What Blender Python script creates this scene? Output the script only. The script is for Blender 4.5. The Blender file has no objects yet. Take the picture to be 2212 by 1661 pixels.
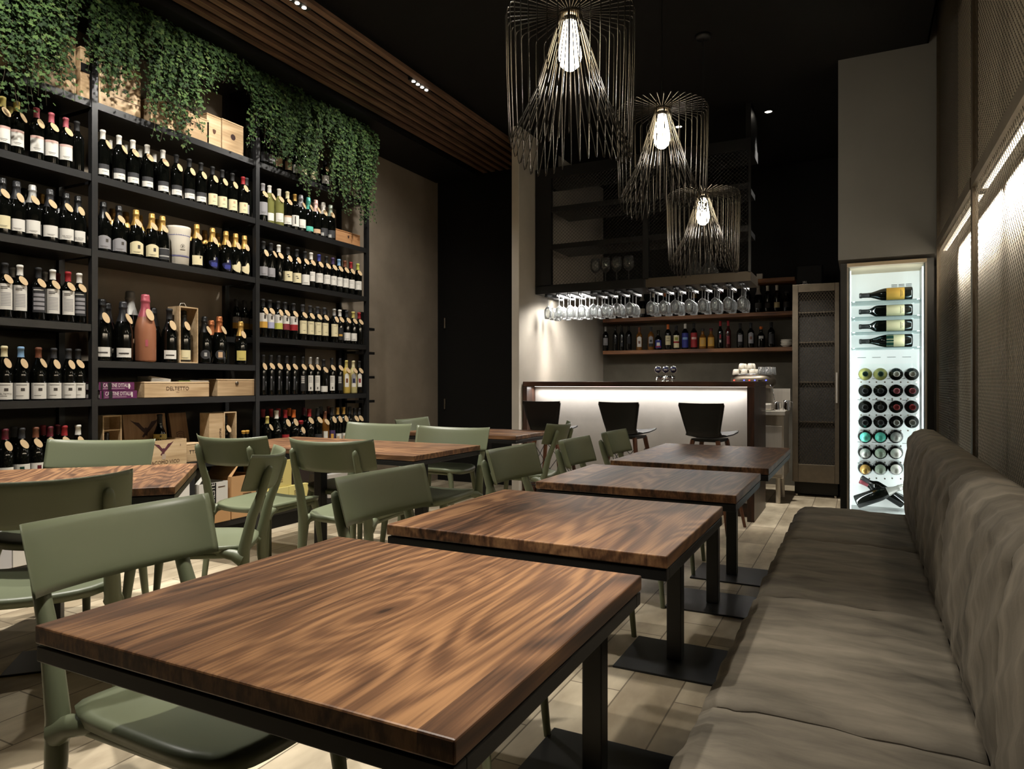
import bpy, math, random
from mathutils import Vector, Matrix
random.seed(7)
C = bpy.context.scene.collection
PI = math.pi
# ---------------------------------------------------------------- camera geometry
F_PX, YAW, CX, CY, H = 1490.0, 0.4676, 1106.0, 826.5, 1.15
cs, sn = math.cos(YAW), math.sin(YAW)
def ray(px, py):
    r = (px-CX)/F_PX; u = -(py-CY)/F_PX
    return (cs*r-sn, sn*r+cs, u)
def onX(px, X, py=CY):
    d = ray(px, py); t = X/d[0]; return (X, d[1]*t, H+d[2]*t)
def onY(px, Y, py=CY):
    d = ray(px, py); t = Y/d[1]; return (d[0]*t, Y, H+d[2]*t)
# ---------------------------------------------------------------- materials
MATS = {}
def lin(c):
    out = []
    for v in c:
        v = v/255.0
        out.append(v/12.92 if v <= 0.04045 else ((v+0.055)/1.055)**2.4)
    return out
def mat(name, rgb=(128,128,128), rough=0.5, metal=0.0, spec=0.5, noise=None, bump=None, emit=None, coat=0.0, var=0.0, sheen=0.0):
    if name in MATS: return MATS[name]
    m = bpy.data.materials.new(name); m.use_nodes = True
    nt = m.node_tree; N = nt.nodes; L = nt.links
    b = N['Principled BSDF']
    c = lin(rgb)
    b.inputs['Base Color'].default_value = (*c, 1)
    b.inputs['Roughness'].default_value = rough
    b.inputs['Metallic'].default_value = metal
    b.inputs['Specular IOR Level'].default_value = spec
    b.inputs['Coat Weight'].default_value = coat
    b.inputs['Sheen Weight'].default_value = sheen
    m.diffuse_color = (*c, 1)
    if noise or bump:
        tc = N.new('ShaderNodeTexCoord')
    if noise:
        sc, amt, stretch = noise if len(noise) == 3 else (*noise, (1,1,1))
        mp = N.new('ShaderNodeMapping'); mp.inputs['Scale'].default_value = stretch
        L.new(tc.outputs['Object'], mp.inputs[0])
        n = N.new('ShaderNodeTexNoise'); n.inputs['Scale'].default_value = sc; n.inputs['Detail'].default_value = 6; n.inputs['Roughness'].default_value = .6
        L.new(mp.outputs[0], n.inputs['Vector'])
        r = N.new('ShaderNodeValToRGB')
        r.color_ramp.elements[0].position = .3; r.color_ramp.elements[1].position = .7
        r.color_ramp.elements[0].color = (*[x*(1-amt) for x in c], 1)
        r.color_ramp.elements[1].color = (*[min(1, x*(1+amt)) for x in c], 1)
        L.new(n.outputs['Fac'], r.inputs[0]); L.new(r.outputs[0], b.inputs['Base Color'])
    if bump:
        n2 = N.new('ShaderNodeTexNoise'); n2.inputs['Scale'].default_value = bump[0]; n2.inputs['Detail'].default_value = 4
        L.new(tc.outputs['Object'], n2.inputs['Vector'])
        bp = N.new('ShaderNodeBump'); bp.inputs['Strength'].default_value = bump[1]; bp.inputs['Distance'].default_value = .01
        L.new(n2.outputs['Fac'], bp.inputs['Height']); L.new(bp.outputs[0], b.inputs['Normal'])
    if emit:
        b.inputs['Emission Color'].default_value = (*lin(emit[0]), 1)
        b.inputs['Emission Strength'].default_value = emit[1]
    MATS[name] = m
    return m
def ramp(N, stops):
    r = N.new('ShaderNodeValToRGB'); e = r.color_ramp.elements
    while len(e) < len(stops): e.new(.5)
    for k, (p, c) in enumerate(stops):
        e[k].position = p; e[k].color = (*lin(c), 1)
    return r
def wood(name, dark, mid, light, plank=.14, grain_axis='Y', ring=9.0, rough=.38, scale=1.0, coat=0.0, knot=None):
    """planks with cathedral figure: contour lines of a stretched noise, shifted plank by plank"""
    if name in MATS: return MATS[name]
    m = bpy.data.materials.new(name); m.use_nodes = True
    nt = m.node_tree; N = nt.nodes; L = nt.links; b = N['Principled BSDF']
    tc = N.new('ShaderNodeTexCoord'); oi = N.new('ShaderNodeObjectInfo')
    sep = N.new('ShaderNodeSeparateXYZ'); L.new(tc.outputs['Object'], sep.inputs[0])
    ax = {'X': ('Y', 'X', 'Z'), 'Y': ('X', 'Y', 'Z'), 'Z': ('X', 'Z', 'Y')}[grain_axis]
    def M(op, a, bb=None):
        n = N.new('ShaderNodeMath'); n.operation = op
        for k, v in enumerate((a, bb)):
            if v is None: continue
            if isinstance(v, (int, float)): n.inputs[k].default_value = v
            else: L.new(v, n.inputs[k])
        return n.outputs[0]
    across, along, up = sep.outputs[ax[0]], sep.outputs[ax[1]], sep.outputs[ax[2]]
    pid = M('FLOOR', M('ADD', M('DIVIDE', across, plank), M('MULTIPLY', oi.outputs['Random'], 37.0)))
    wn = N.new('ShaderNodeTexWhiteNoise'); wn.noise_dimensions = '1D'; L.new(pid, wn.inputs['W'])
    cmb = N.new('ShaderNodeCombineXYZ')
    L.new(M('MULTIPLY', M('ADD', across, M('MULTIPLY', wn.outputs['Value'], 9.0)), 4.2*scale), cmb.inputs[0])
    L.new(M('MULTIPLY', M('ADD', along, M('MULTIPLY', wn.outputs['Value'], 23.0)), 0.75*scale), cmb.inputs[1])
    L.new(M('MULTIPLY', up, 3.0*scale), cmb.inputs[2])
    n1 = N.new('ShaderNodeTexNoise'); n1.inputs['Scale'].default_value = 1.0; n1.inputs['Detail'].default_value = 2.0; n1.inputs['Roughness'].default_value = .45
    L.new(cmb.outputs[0], n1.inputs['Vector'])
    rings = M('SINE', M('MULTIPLY', n1.outputs['Fac'], ring*2*PI))
    c2 = N.new('ShaderNodeCombineXYZ')
    L.new(M('MULTIPLY', across, 150.0*scale), c2.inputs[0]); L.new(M('MULTIPLY', along, 4.0*scale), c2.inputs[1]); L.new(M('MULTIPLY', up, 60.0), c2.inputs[2])
    n2 = N.new('ShaderNodeTexNoise'); n2.inputs['Scale'].default_value = 1.0; n2.inputs['Detail'].default_value = 3.0
    L.new(c2.outputs[0], n2.inputs['Vector'])
    c3 = N.new('ShaderNodeCombineXYZ')
    L.new(M('MULTIPLY', across, 9.0*scale), c3.inputs[0]); L.new(M('MULTIPLY', along, 1.3*scale), c3.inputs[1])
    n3 = N.new('ShaderNodeTexNoise'); n3.inputs['Scale'].default_value = 1.0; n3.inputs['Detail'].default_value = 4.0
    L.new(c3.outputs[0], n3.inputs['Vector'])
    f = M('ADD', M('MULTIPLY', rings, .10), M('MULTIPLY', n2.outputs['Fac'], .62))
    f = M('ADD', f, M('MULTIPLY', n3.outputs['Fac'], .38))
    f = M('ADD', f, M('MULTIPLY', M('SUBTRACT', wn.outputs['Value'], .5), .22))
    if knot:   # an oval figure grown round a knot
        kx, ky, ax_, ay_ = knot
        dx = M('DIVIDE', M('SUBTRACT', across, M('ADD', kx, M('MULTIPLY', M('SUBTRACT', along, ky), .12))), ax_); dy = M('DIVIDE', M('SUBTRACT', along, ky), ay_)
        d2 = M('ADD', M('MULTIPLY', dx, dx), M('MULTIPLY', dy, dy)); dd = M('SQRT', d2)
        dd = M('ADD', dd, M('MULTIPLY', n1.outputs['Fac'], 1.2))
        wgt = M('POWER', 2.718, M('MULTIPLY', d2, -.16))
        oval = M('MULTIPLY', M('SINE', M('MULTIPLY', dd, 11.0)), .07)
        core = M('MULTIPLY', M('POWER', 2.718, M('MULTIPLY', d2, -14.0)), -.42)
        base = M('ADD', M('ADD', M('MULTIPLY', n2.outputs['Fac'], .5), .32), oval)
        f = M('ADD', M('ADD', M('MULTIPLY', f, M('SUBTRACT', 1.0, wgt)), M('MULTIPLY', base, wgt)), core)
    r = ramp(N, [(.25, dark), (.5, mid), (.75, light)])
    L.new(f, r.inputs[0]); L.new(r.outputs[0], b.inputs['Base Color'])
    b.inputs['Roughness'].default_value = rough; b.inputs['Coat Weight'].default_value = coat
    b.inputs['Coat Roughness'].default_value = .25
    MATS[name] = m
    return m
def floor_mat():
    m = bpy.data.materials.new('pale_patchwork_floor'); m.use_nodes = True
    nt = m.node_tree; N = nt.nodes; L = nt.links; b = N['Principled BSDF']
    tc = N.new('ShaderNodeTexCoord'); mp = N.new('ShaderNodeMapping')
    mp.inputs['Rotation'].default_value = (0, 0, PI/2)
    L.new(tc.outputs['Object'], mp.inputs[0])
    br = N.new('ShaderNodeTexBrick'); br.offset = .37; br.inputs['Scale'].default_value = 1.0
    br.inputs['Brick Width'].default_value = .62; br.inputs['Row Height'].default_value = .2; br.inputs['Mortar Size'].default_value = .003
    br.inputs['Color1'].default_value = (*lin((222,210,186)), 1); br.inputs['Color2'].default_value = (*lin((172,158,134)), 1)
    br.inputs['Mortar'].default_value = (*lin((120,108,90)), 1); br.inputs['Bias'].default_value = -.1
    L.new(mp.outputs[0], br.inputs['Vector'])
    n = N.new('ShaderNodeTexNoise'); n.inputs['Scale'].default_value = 3.0; n.inputs['Detail'].default_value = 8
    mp2 = N.new('ShaderNodeMapping'); mp2.inputs['Scale'].default_value = (2.5, 1, 1)
    L.new(tc.outputs['Object'], mp2.inputs[0]); L.new(mp2.outputs[0], n.inputs['Vector'])
    r = ramp(N, [(.3, (170,160,145)), (.7, (255,252,245))])
    L.new(n.outputs['Fac'], r.inputs[0])
    mx = N.new('ShaderNodeMix'); mx.data_type = 'RGBA'; mx.blend_type = 'MULTIPLY'; mx.inputs[0].default_value = .8
    L.new(br.outputs['Color'], mx.inputs[6]); L.new(r.outputs[0], mx.inputs[7])
    L.new(mx.outputs[2], b.inputs['Base Color'])
    b.inputs['Roughness'].default_value = .55
    return m
def thin_glass(name, tint=(255,255,255), refl=1.0, base=.04, rough=.02, caught_light=0.0):
    """clear glass surface: see-through with a fresnel reflection"""
    if name in MATS: return MATS[name]
    m = bpy.data.materials.new(name); m.use_nodes = True
    nt = m.node_tree; N = nt.nodes; L = nt.links
    for n in list(N):
        if n.type != 'OUTPUT_MATERIAL': N.remove(n)
    out = [n for n in N if n.type == 'OUTPUT_MATERIAL'][0]
    tr = N.new('ShaderNodeBsdfTransparent'); tr.inputs[0].default_value = (*lin(tint), 1)
    gl = N.new('ShaderNodeBsdfGlossy'); gl.inputs['Roughness'].default_value = rough
    lw = N.new('ShaderNodeLayerWeight'); lw.inputs['Blend'].default_value = .35
    ma = N.new('ShaderNodeMath'); ma.operation = 'MULTIPLY_ADD'; ma.inputs[1].default_value = refl; ma.inputs[2].default_value = base
    ma.use_clamp = True
    L.new(lw.outputs['Fresnel'], ma.inputs[0])
    mix = N.new('ShaderNodeMixShader')
    L.new(ma.outputs[0], mix.inputs[0]); L.new(tr.outputs[0], mix.inputs[1]); L.new(gl.outputs[0], mix.inputs[2])
    fin = mix
    if caught_light:  # whitish mix in the surface, standing in for strip light caught by the glass
        df = N.new('ShaderNodeBsdfTranslucent'); df.inputs[0].default_value = (.95,.95,.95,1)
        d2 = N.new('ShaderNodeBsdfDiffuse'); d2.inputs[0].default_value = (.95,.95,.95,1)
        ds = N.new('ShaderNodeMixShader'); L.new(df.outputs[0], ds.inputs[1]); L.new(d2.outputs[0], ds.inputs[2])
        fin = N.new('ShaderNodeMixShader')
        hz = N.new('ShaderNodeMath'); hz.operation = 'MULTIPLY_ADD'; hz.inputs[1].default_value = caught_light*2; hz.inputs[2].default_value = caught_light*.4; hz.use_clamp = True
        L.new(lw.outputs['Facing'], hz.inputs[0]); L.new(hz.outputs[0], fin.inputs[0]); L.new(mix.outputs[0], fin.inputs[1]); L.new(ds.outputs[0], fin.inputs[2])
    L.new(fin.outputs[0], out.inputs[0])
    MATS[name] = m
    return m
def leaf_mat():
    m = bpy.data.materials.new('ivy_leaf'); m.use_nodes = True
    nt = m.node_tree; N = nt.nodes; L = nt.links; b = N['Principled BSDF']
    g = N.new('ShaderNodeNewGeometry')
    n = N.new('ShaderNodeTexNoise'); n.inputs['Scale'].default_value = 14.0; n.inputs['Detail'].default_value = 3
    tc = N.new('ShaderNodeTexCoord'); L.new(tc.outputs['Object'], n.inputs['Vector'])
    ad = N.new('ShaderNodeMath'); ad.operation = 'ADD'
    mu = N.new('ShaderNodeMath'); mu.operation = 'MULTIPLY'; mu.inputs[1].default_value = .5
    L.new(g.outputs['Random Per Island'], mu.inputs[0]); L.new(mu.outputs[0], ad.inputs[0])
    mu2 = N.new('ShaderNodeMath'); mu2.operation = 'MULTIPLY'; mu2.inputs[1].default_value = .5
    L.new(n.outputs['Fac'], mu2.inputs[0]); L.new(mu2.outputs[0], ad.inputs[1])
    r = ramp(N, [(.2, (22,36,20)), (.5, (44,66,32)), (.72, (68,90,46)), (.9, (112,120,72))])
    L.new(ad.outputs[0], r.inputs[0]); L.new(r.outputs[0], b.inputs['Base Color'])
    b.inputs['Roughness'].default_value = .75; b.inputs['Specular IOR Level'].default_value = .2
    return m
BLACK = mat('black_steel', (24,24,24), .42, .0, .4)
SHELFM = mat('black_shelf_steel', (30,30,30), .38, .0, .5)
WALNUT = wood('walnut', (50,33,23), (104,72,50), (156,116,80), plank=.16, ring=17, rough=.4)
WALNUTK = wood('walnut_knot', (50,33,23), (106,74,51), (162,120,82), plank=.2, ring=17, rough=.4, knot=(.066, -.05, .04, .13))
WALNUTX = wood('walnut_cross', (50,33,23), (104,72,50), (156,116,80), plank=.15, grain_axis='X', ring=17, rough=.4)
WALNUTD = wood('dark_walnut', (30,17,11), (58,34,23), (84,52,35), plank=.3, grain_axis='X', ring=8, rough=.4)
WALNUTZ = wood('dark_walnut_upright', (30,17,11), (58,34,23), (84,52,35), plank=.3, grain_axis='Z', ring=8, rough=.4)
SHELFWOOD = wood('warm_shelf_wood', (84,50,26), (136,88,48), (176,122,72), plank=.3, grain_axis='X', ring=8, rough=.45)
PINE = wood('pale_pine', (172,143,106), (202,173,134), (220,196,160), plank=.4, grain_axis='Y', ring=7, rough=.6)
GREEN = mat('olive_green_plastic', (104,110,86), .42, 0, .45)
PLASTER = mat('taupe_plaster', (150,138,122), .8, 0, .2, noise=(2.2,.16))
LEATHER = mat('taupe_suede', (112,105,93), .75, 0, .25, noise=(4.5,.5,(.55,2.2,.45)), bump=(220,.06))
DARKM = mat('matte_black', (15,15,14), .6, 0, .25)
STEEL = mat('brushed_steel', (206,198,186), .42, .6, .5, noise=(30,.08,(1,1,.05)))
DSTEEL = mat('dark_brushed_steel', (128,118,104), .45, 1.0, .5, noise=(14,.12))
CHROME = mat('chrome', (225,225,225), .08, 1.0)
WHITE = mat('white_paper', (232,228,218), .7, 0, .3)
GLASSB = mat('dark_bottle_glass', (8,9,7), .06, 0, .5)
# ---------------------------------------------------------------- mesh builder
class MB:
    def __init__(s): s.v = []; s.f = []; s.m = []; s.sm = []
    def add(s, vs, fs, m=0, smooth=False):
        b = len(s.v); s.v.extend(tuple(p) for p in vs)
        for f in fs:
            s.f.append(tuple(b+i for i in f)); s.m.append(m); s.sm.append(smooth)
        return s
    def box(s, x0, x1, y0, y1, z0, z1, m=0, M=None):
        vs = [Vector((x, y, z)) for z in (z0, z1) for y in (y0, y1) for x in (x0, x1)]
        if M is not None: vs = [M @ p for p in vs]
        return s.add(vs, [(0,2,3,1), (4,5,7,6), (0,1,5,4), (2,6,7,3), (0,4,6,2), (1,3,7,5)], m)
    def tube(s, pts, rad, seg=8, m=0, cap=True, smooth=True, closed=False):
        pts = [Vector(p) for p in pts]; n = len(pts)
        if not isinstance(rad, (list, tuple)): rad = [rad]*n
        rings = []; up = None
        for i, p in enumerate(pts):
            if closed: t = pts[(i+1) % n]-pts[(i-1) % n]
            else: t = pts[min(i+1, n-1)]-pts[max(i-1, 0)]
            t.normalize()
            if up is None:
                up = Vector((0,0,1)) if abs(t.z) < .9 else Vector((1,0,0))
            a = up.cross(t)
            if a.length < 1e-6: a = Vector((1,0,0)).cross(t)
            a.normalize(); bb = t.cross(a); up = bb
            rings.append([p+(a*math.cos(2*PI*k/seg)+bb*math.sin(2*PI*k/seg))*rad[i] for k in range(seg)])
        vs = [q for r in rings for q in r]; fs = []
        for i in range(n if closed else n-1):
            j = (i+1) % n
            for k in range(seg):
                k2 = (k+1) % seg
                fs.append((i*seg+k, i*seg+k2, j*seg+k2, j*seg+k))
        s.add(vs, fs, m, smooth)
        if cap and not closed:
            s.add(rings[0], [tuple(reversed(range(seg)))], m); s.add(rings[-1], [tuple(range(seg))], m)
        return s
    def cyl(s, p0, p1, r, seg=16, m=0, r1=None, smooth=True):
        return s.tube([p0, p1], [r, r if r1 is None else r1], seg, m, True, smooth)
    def lathe(s, prof, seg=20, c=(0,0,0), m=0, M=None, smooth=True):
        vs = []; n = len(prof)
        for r, z in prof:
            for k in range(seg):
                a = 2*PI*k/seg; p = Vector((c[0]+r*math.cos(a), c[1]+r*math.sin(a), c[2]+z))
                vs.append(M @ p if M is not None else p)
        fs = []
        for i in range(n-1):
            for k in range(seg):
                k2 = (k+1) % seg; fs.append((i*seg+k, i*seg+k2, (i+1)*seg+k2, (i+1)*seg+k))
        return s.add(vs, fs, m, smooth)
    def grid(s, fn, nu, nv, m=0, smooth=True, flip=False):
        vs = [fn(i/nu, j/nv) for j in range(nv+1) for i in range(nu+1)]
        fs = []
        for j in range(nv):
            for i in range(nu):
                a = j*(nu+1)+i; q = (a, a+1, a+nu+2, a+nu+1)
                fs.append(tuple(reversed(q)) if flip else q)
        return s.add(vs, fs, m, smooth)
    def patch(s, r, a0, a1, z0, z1, n=8, m=0, dz=None):
        def fn(u, v):
            a = a0+(a1-a0)*u; return (r*math.cos(a), r*math.sin(a), z0+(z1-z0)*v+(dz(u) if dz and v > .5 else 0))
        return s.grid(fn, n, 1, m, True)
    def mesh(s, name, mats):
        me = bpy.data.meshes.new(name); me.from_pydata(s.v, [], s.f)
        for mm in (mats if isinstance(mats, (list, tuple)) else [mats]): me.materials.append(mm)
        for p, k, q in zip(me.polygons, s.m, s.sm): p.material_index = k; p.use_smooth = q
        me.update(); return me
    def build(s, name, mats, parent=None, loc=(0,0,0), bevel=0, seg=2):
        o = bpy.data.objects.new(name, s.mesh(name, mats)); C.objects.link(o); o.location = loc
        if parent is not None: o.parent = parent
        if bevel:
            md = o.modifiers.new('edge', 'BEVEL'); md.width = bevel; md.segments = seg; md.limit_method = 'ANGLE'
            md.harden_normals = False
        return o
USED = set()
def tag(o, label=None, cat=None, group=None, kind=None):
    if label:
        o['label'] = label
        if label in USED: print('DUPLABEL', label)
        USED.add(label)
        n = len(label.split())
        if n > 16 or n < 4: print('LABELLEN', n, label)
    if cat: o['category'] = cat
    if group: o['group'] = group
    if kind: o['kind'] = kind
    return o
def thing(name, label, cat, loc=(0,0,0), rz=0, group=None):
    o = bpy.data.objects.new(name, None); C.objects.link(o); o.location = loc; o.rotation_euler = (0,0,rz)
    o.empty_display_size = .05
    return tag(o, label, cat, group)
def struct(name, mb, m, bevel=0):
    o = mb.build(name, m, bevel=bevel); o['kind'] = 'structure'; return o
def copy_tree(o, parent=None):
    c = o.copy(); C.objects.link(c)
    if parent is not None: c.parent = parent
    for ch in list(o.children): copy_tree(ch, c)
    return c
def inst(name, me, parent):
    o = bpy.data.objects.new(name, me); C.objects.link(o); o.parent = parent; return o
_txt = {}
def text_geo(s, size=1.0, bold=False):
    k = s
    if k not in _txt:
        cu = bpy.data.curves.new('t', 'FONT'); cu.body = s; cu.align_x = 'CENTER'; cu.align_y = 'CENTER'; cu.resolution_u = 2
        o = bpy.data.objects.new('t', cu); C.objects.link(o)
        me = bpy.data.meshes.new_from_object(o)
        _txt[k] = ([tuple(v.co) for v in me.vertices], [tuple(p.vertices) for p in me.polygons])
        bpy.data.objects.remove(o); bpy.data.curves.remove(cu); bpy.data.meshes.remove(me)
    v, f = _txt[k]
    return [(p[0]*size, p[1]*size) for p in v], f
def lay_text(mb, s, size, origin, right, up, m=0, squeeze=1.0):
    v, f = text_geo(s, size); o = Vector(origin); r = Vector(right); u = Vector(up)
    mb.add([o+r*p[0]*squeeze+u*p[1] for p in v], f, m)
def flat_shape(mb, pts, size, origin, right, up, m=0):
    o = Vector(origin); r = Vector(right); u = Vector(up)
    mb.add([o+r*p[0]*size+u*p[1]*size for p in pts], [tuple(range(len(pts)))], m)
ORD = 'first second third fourth fifth sixth seventh eighth ninth tenth eleventh twelfth thirteenth fourteenth fifteenth sixteenth seventeenth eighteenth nineteenth twentieth'.split()
# ---------------------------------------------------------------- camera
cam = bpy.data.cameras.new('camera'); co = bpy.data.objects.new('camera', cam); C.objects.link(co)
cam.sensor_width = 36.0; cam.lens = 36.0*F_PX/2212.0; cam.shift_y = -(CY-830.5)/2212.0*-1
co.location = (0, 0, H); co.rotation_euler = (PI/2, 0, YAW); cam.clip_start = .02
bpy.context.scene.camera = co
# ---------------------------------------------------------------- setting
CEIL = 3.6
struct('floor', MB().box(-4.7, .8, -2.1, 8.5, -.1, 0), floor_mat())
struct('ceiling', MB().box(-4.7, .44, -2.1, 8.5, CEIL, CEIL+.1).box(.44, .8, -2.1, 8.5, 3.95, 4.05).box(.43, .44, -2.1, 8.5, CEIL, 3.95), mat('black_ceiling', (17,16,15), .85, 0, .15))
struct('wall_left', MB().box(-4.6, -4.47, -2.1, 6.95, 0, CEIL), PLASTER)
struct('wall_right', MB().box(.62, .72, -2.1, 8.5, 0, 3.95), mat('warm_beige_plaster', (208,198,180), .85, 0, .2, noise=(1.5,.1)))
struct('wall_bar', MB().box(-2.9, .62, 8.3, 8.42, 0, 1.93).box(-2.9, .62, 8.3, 8.42, 1.93, CEIL, 1), [mat('dark_grey_plaster', (96,91,80), .8, 0, .2, noise=(2.5,.25)), DARKM])  # grey lower part, near-black upper part
struct('wall_back', MB().box(-4.6, .62, -2.1, -2.0, 0, CEIL), DARKM)
struct('wall_partition', MB().box(-2.978, -2.9, 5.89, 8.42, 0, CEIL), mat('pale_partition_plaster', (206,198,184), .8, 0, .2, noise=(1.6,.1)), bevel=.004)
struct('wall_bulkhead', MB().box(-.15, .62, 5.8, 8.3, 2.08, 3.94).box(-.15, .62, 6.42, 8.3, 0, 2.08), mat('grey_bulkhead_plaster', (138,137,135), .85, 0, .2, noise=(1.2,.06)))
d = MB().box(-4.47, -2.98, 6.9, 6.95, 0, CEIL)
d.box(-4.36, -3.1, 6.885, 6.9, 0, 2.6)
door = struct('door_1', d, mat('black_door', (14,14,13), .55, 0, .3))
MB().box(-3.2, -3.17, 6.84, 6.885, 1.0, 1.14).build('door_handle', BLACK, door)
for zz in (.9, 1.85):
    MB().cyl((-4.36, 6.88, zz-.06), (-4.36, 6.88, zz+.06), .012, 8).build('hinge', DSTEEL, door)
# slatted ceiling strip over the shelving: each slat a batten of its own
SLAT = wood('ceiling_slat_wood', (70,52,40), (108,82,64), (134,104,82), plank=.5, grain_axis='Y', ring=6, rough=.55)
for k in range(8):
    x = -3.82+.1*k
    struct('trim_%d' % (k+1), MB().box(x, x+.05, -1.9, 6.85, 3.528, 3.556), SLAT)
struct('trim_9', MB().box(-4.46, -3.88, -1.9, 6.85, 3.5, 3.6), DARKM)
struct('baseboard_partition', MB().box(-2.9, -2.89, 5.9, 6.0, 0, .06), BLACK)
# ---------------------------------------------------------------- lights and lamps
def area(name, loc, size, power, col=(1,.87,.7), rot=(0,0,0), spread=PI, parent=None):
    l = bpy.data.lights.new(name, 'AREA'); l.shape = 'RECTANGLE'; l.size, l.size_y = size; l.energy = power; l.color = col; l.spread = spread
    o = bpy.data.objects.new(name, l); C.objects.link(o); o.location = loc; o.rotation_euler = rot
    if parent is not None: o.parent = parent
    return o
def spot(name, loc, target, power, angle, blend=.6, col=(1,.87,.7), r=.04, parent=None):
    l = bpy.data.lights.new(name, 'SPOT'); l.energy = power; l.color = col; l.spot_size = math.radians(angle); l.spot_blend = blend; l.shadow_soft_size = r
    o = bpy.data.objects.new(name, l); C.objects.link(o); o.location = loc
    d = Vector(target)-Vector(loc); o.rotation_euler = d.to_track_quat('-Z', 'Y').to_euler()
    if parent is not None:
        o.parent = parent; o.location = Vector(loc)-parent.location
    return o
WARM = (1, .93, .82); NEUT = (1, .95, .87); COOL = (.95, .97, 1.0)
LENS = mat('lamp_lens', (255,255,255), .4, emit=((255,244,225), 14))
def ceiling_module(x, y, label, aims):
    t = thing('ceiling_spotlight', label, 'ceiling light', (x, y, 3.54), 0, 'recessed lights of the slatted ceiling')
    MB().box(-.024, .024, -.13, .13, -.012, .05).build('housing', BLACK, t)
    for k in range(4): MB().lathe([(0, -.0125), (.014, -.0125), (.014, -.016), (0, -.0165)], 10, (0, -.09+.06*k, 0)).build('lens', LENS, t)
    for tgt, p, ang, col in aims:
        spot('spot', (x, y, 3.51), tgt, p, ang, .9, col, .05, t)
SP = 1.0
ceiling_module(-3.148, .25, 'slim black recessed spotlight among slats, over the near bay', [((-4.0, .9, 1.0), 110*SP, 128, NEUT)])
ceiling_module(-3.148, 1.85, 'slim black recessed spotlight among slats, over the angled table', [((-4.15, 2.1, 1.6), 165*SP, 130, NEUT), ((-2.3, 1.9, 0), 390*SP, 70, NEUT)])
ceiling_module(-3.148, 3.22, 'slim black recessed spotlight among slats, facing the middle bay', [((-4.15, 3.3, 1.6), 165*SP, 130, NEUT), ((-2.7, 3.0, 0), 420*SP, 74, NEUT)])
ceiling_module(-3.148, 4.6, 'slim recessed spotlight shining white among slats, facing the end bay', [((-4.2, 4.75, 1.6), 125*SP, 130, NEUT), ((-2.9, 4.6, .3), 90*SP, 60, NEUT)])
def downlight(x, y, label, tgt, p, ang, col, dz=0):
    t = thing('ceiling_downlight', label, 'ceiling light', (x, y, CEIL), 0, 'round downlights in the black ceiling')
    MB().lathe([(.03, 0), (.048, -.001), (.052, -.008), (.044, -.012), (.034, -.01), (.03, -.001)], 20).build('rim', BLACK, t)
    MB().lathe([(0, -.004), (.031, -.004), (.031, 0)], 20).build('lens', LENS, t)
    spot('spot', (x, y, CEIL-.03), tgt, p, ang, .6, col, .03, t)
downlight(-.74, 6.6, 'small round downlight in black ceiling before the tall mesh cabinet', (-.6, 7.0, .3), 330, 56, NEUT)
downlight(-1.55, 6.6, 'small round downlight in black ceiling above the coffee machine', (-1.3, 6.9, 1), 26, 40, NEUT)
downlight(-.25, 1.1, 'round downlight above the front walnut table', (-1.02, 1.05, .75), 340, 36, WARM)
downlight(-1.45, 2.3, 'round downlight above the second walnut table of the row', (-.8, 1.95, .75), 130, 36, WARM)
downlight(-1.75, 1.0, 'round downlight above the angled table side, facing the taupe bench', (.1, 1.4, .5), 260, 36, WARM)
# ---------------------------------------------------------------- pendant lamps
WIRE = mat('dark_wire', (60,56,50), .3, .8, .5)
BULB = mat('glowing_bulb', (255,255,255), .4, emit=((255,236,196), 40))
GLOWC = mat('lit_glass_cone', (255,240,215), .4, emit=((255,225,170), 9))
def pendant(x, y, z, label, power, ph, hk=1.0):
    # z: height of the hub where the wires meet
    t = thing('wire_pendant_lamp', label, 'pendant lamp', (x, y, z), 0, 'black wire pendant lamps')
    w = MB(); n = 40
    for k in range(n):
        a = 2*PI*k/n+ph
        ca, sa = math.cos(a), math.sin(a)
        lenk = .5*hk+.04*math.sin(3*a+ph)
        R = .25
        foot = -lenk-.02
        prof = [(.035, .0), (.05, .014), (R-.02, .012), (R-.005, .008), (R, -.006), (R-.002, -.2), (R-.012, foot+.02), (R-.017, foot), (R-.024, foot+.004), (R-.032, foot+.03), (.135, -.29), (.052, -.03), (.045, 0)]
        w.tube([(r*ca, r*sa, h) for r, h in prof], .0022, 5)
    w.build('wire_shade', WIRE, t)
    MB().lathe([(.03, .02), (.047, .014), (.049, .004), (.045, -.004), (.03, -.006)], 20).build('hub_ring', DSTEEL, t)
    lh = MB().lathe([(0, .03), (.02, .03), (.022, -.019), (0, -.019)], 14).build('lamp_holder', BLACK, t)
    MB().lathe([(0, -.02), (.024, -.022), (.034, -.07), (.044, -.13), (.045, -.16), (.036, -.19), (.018, -.206), (0, -.21)], 20).build('bulb', BULB, lh)
    MB().cyl((0, 0, .03), (0, 0, CEIL-z-.02), .003, 6).build('cord', BLACK, t)
    MB().lathe([(0, CEIL-z-.025), (.05, CEIL-z-.025), (.055, CEIL-z), (0, CEIL-z)], 20).build('ceiling_rose', BLACK, t)
    l = bpy.data.lights.new('bulb_light', 'POINT'); l.energy = power; l.color = WARM; l.shadow_soft_size = .04
    o = bpy.data.objects.new('bulb_light', l); C.objects.link(o); o.parent = t; o.location = (0, 0, -.26)
pendant(-1.005, 2.49, 2.57, 'big black wire pendant lamp over the second table, first of the row', 6, .05, 1.0)
pendant(-.985, 3.80, 2.66, 'black wire pendant lamp hanging in the middle of the row', 6, .3, 1.0)
pendant(-.99, 4.95, 2.47, 'black wire pendant lamp hung lowest of three, before the bar cabinet', 6, .6, .98)
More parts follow.
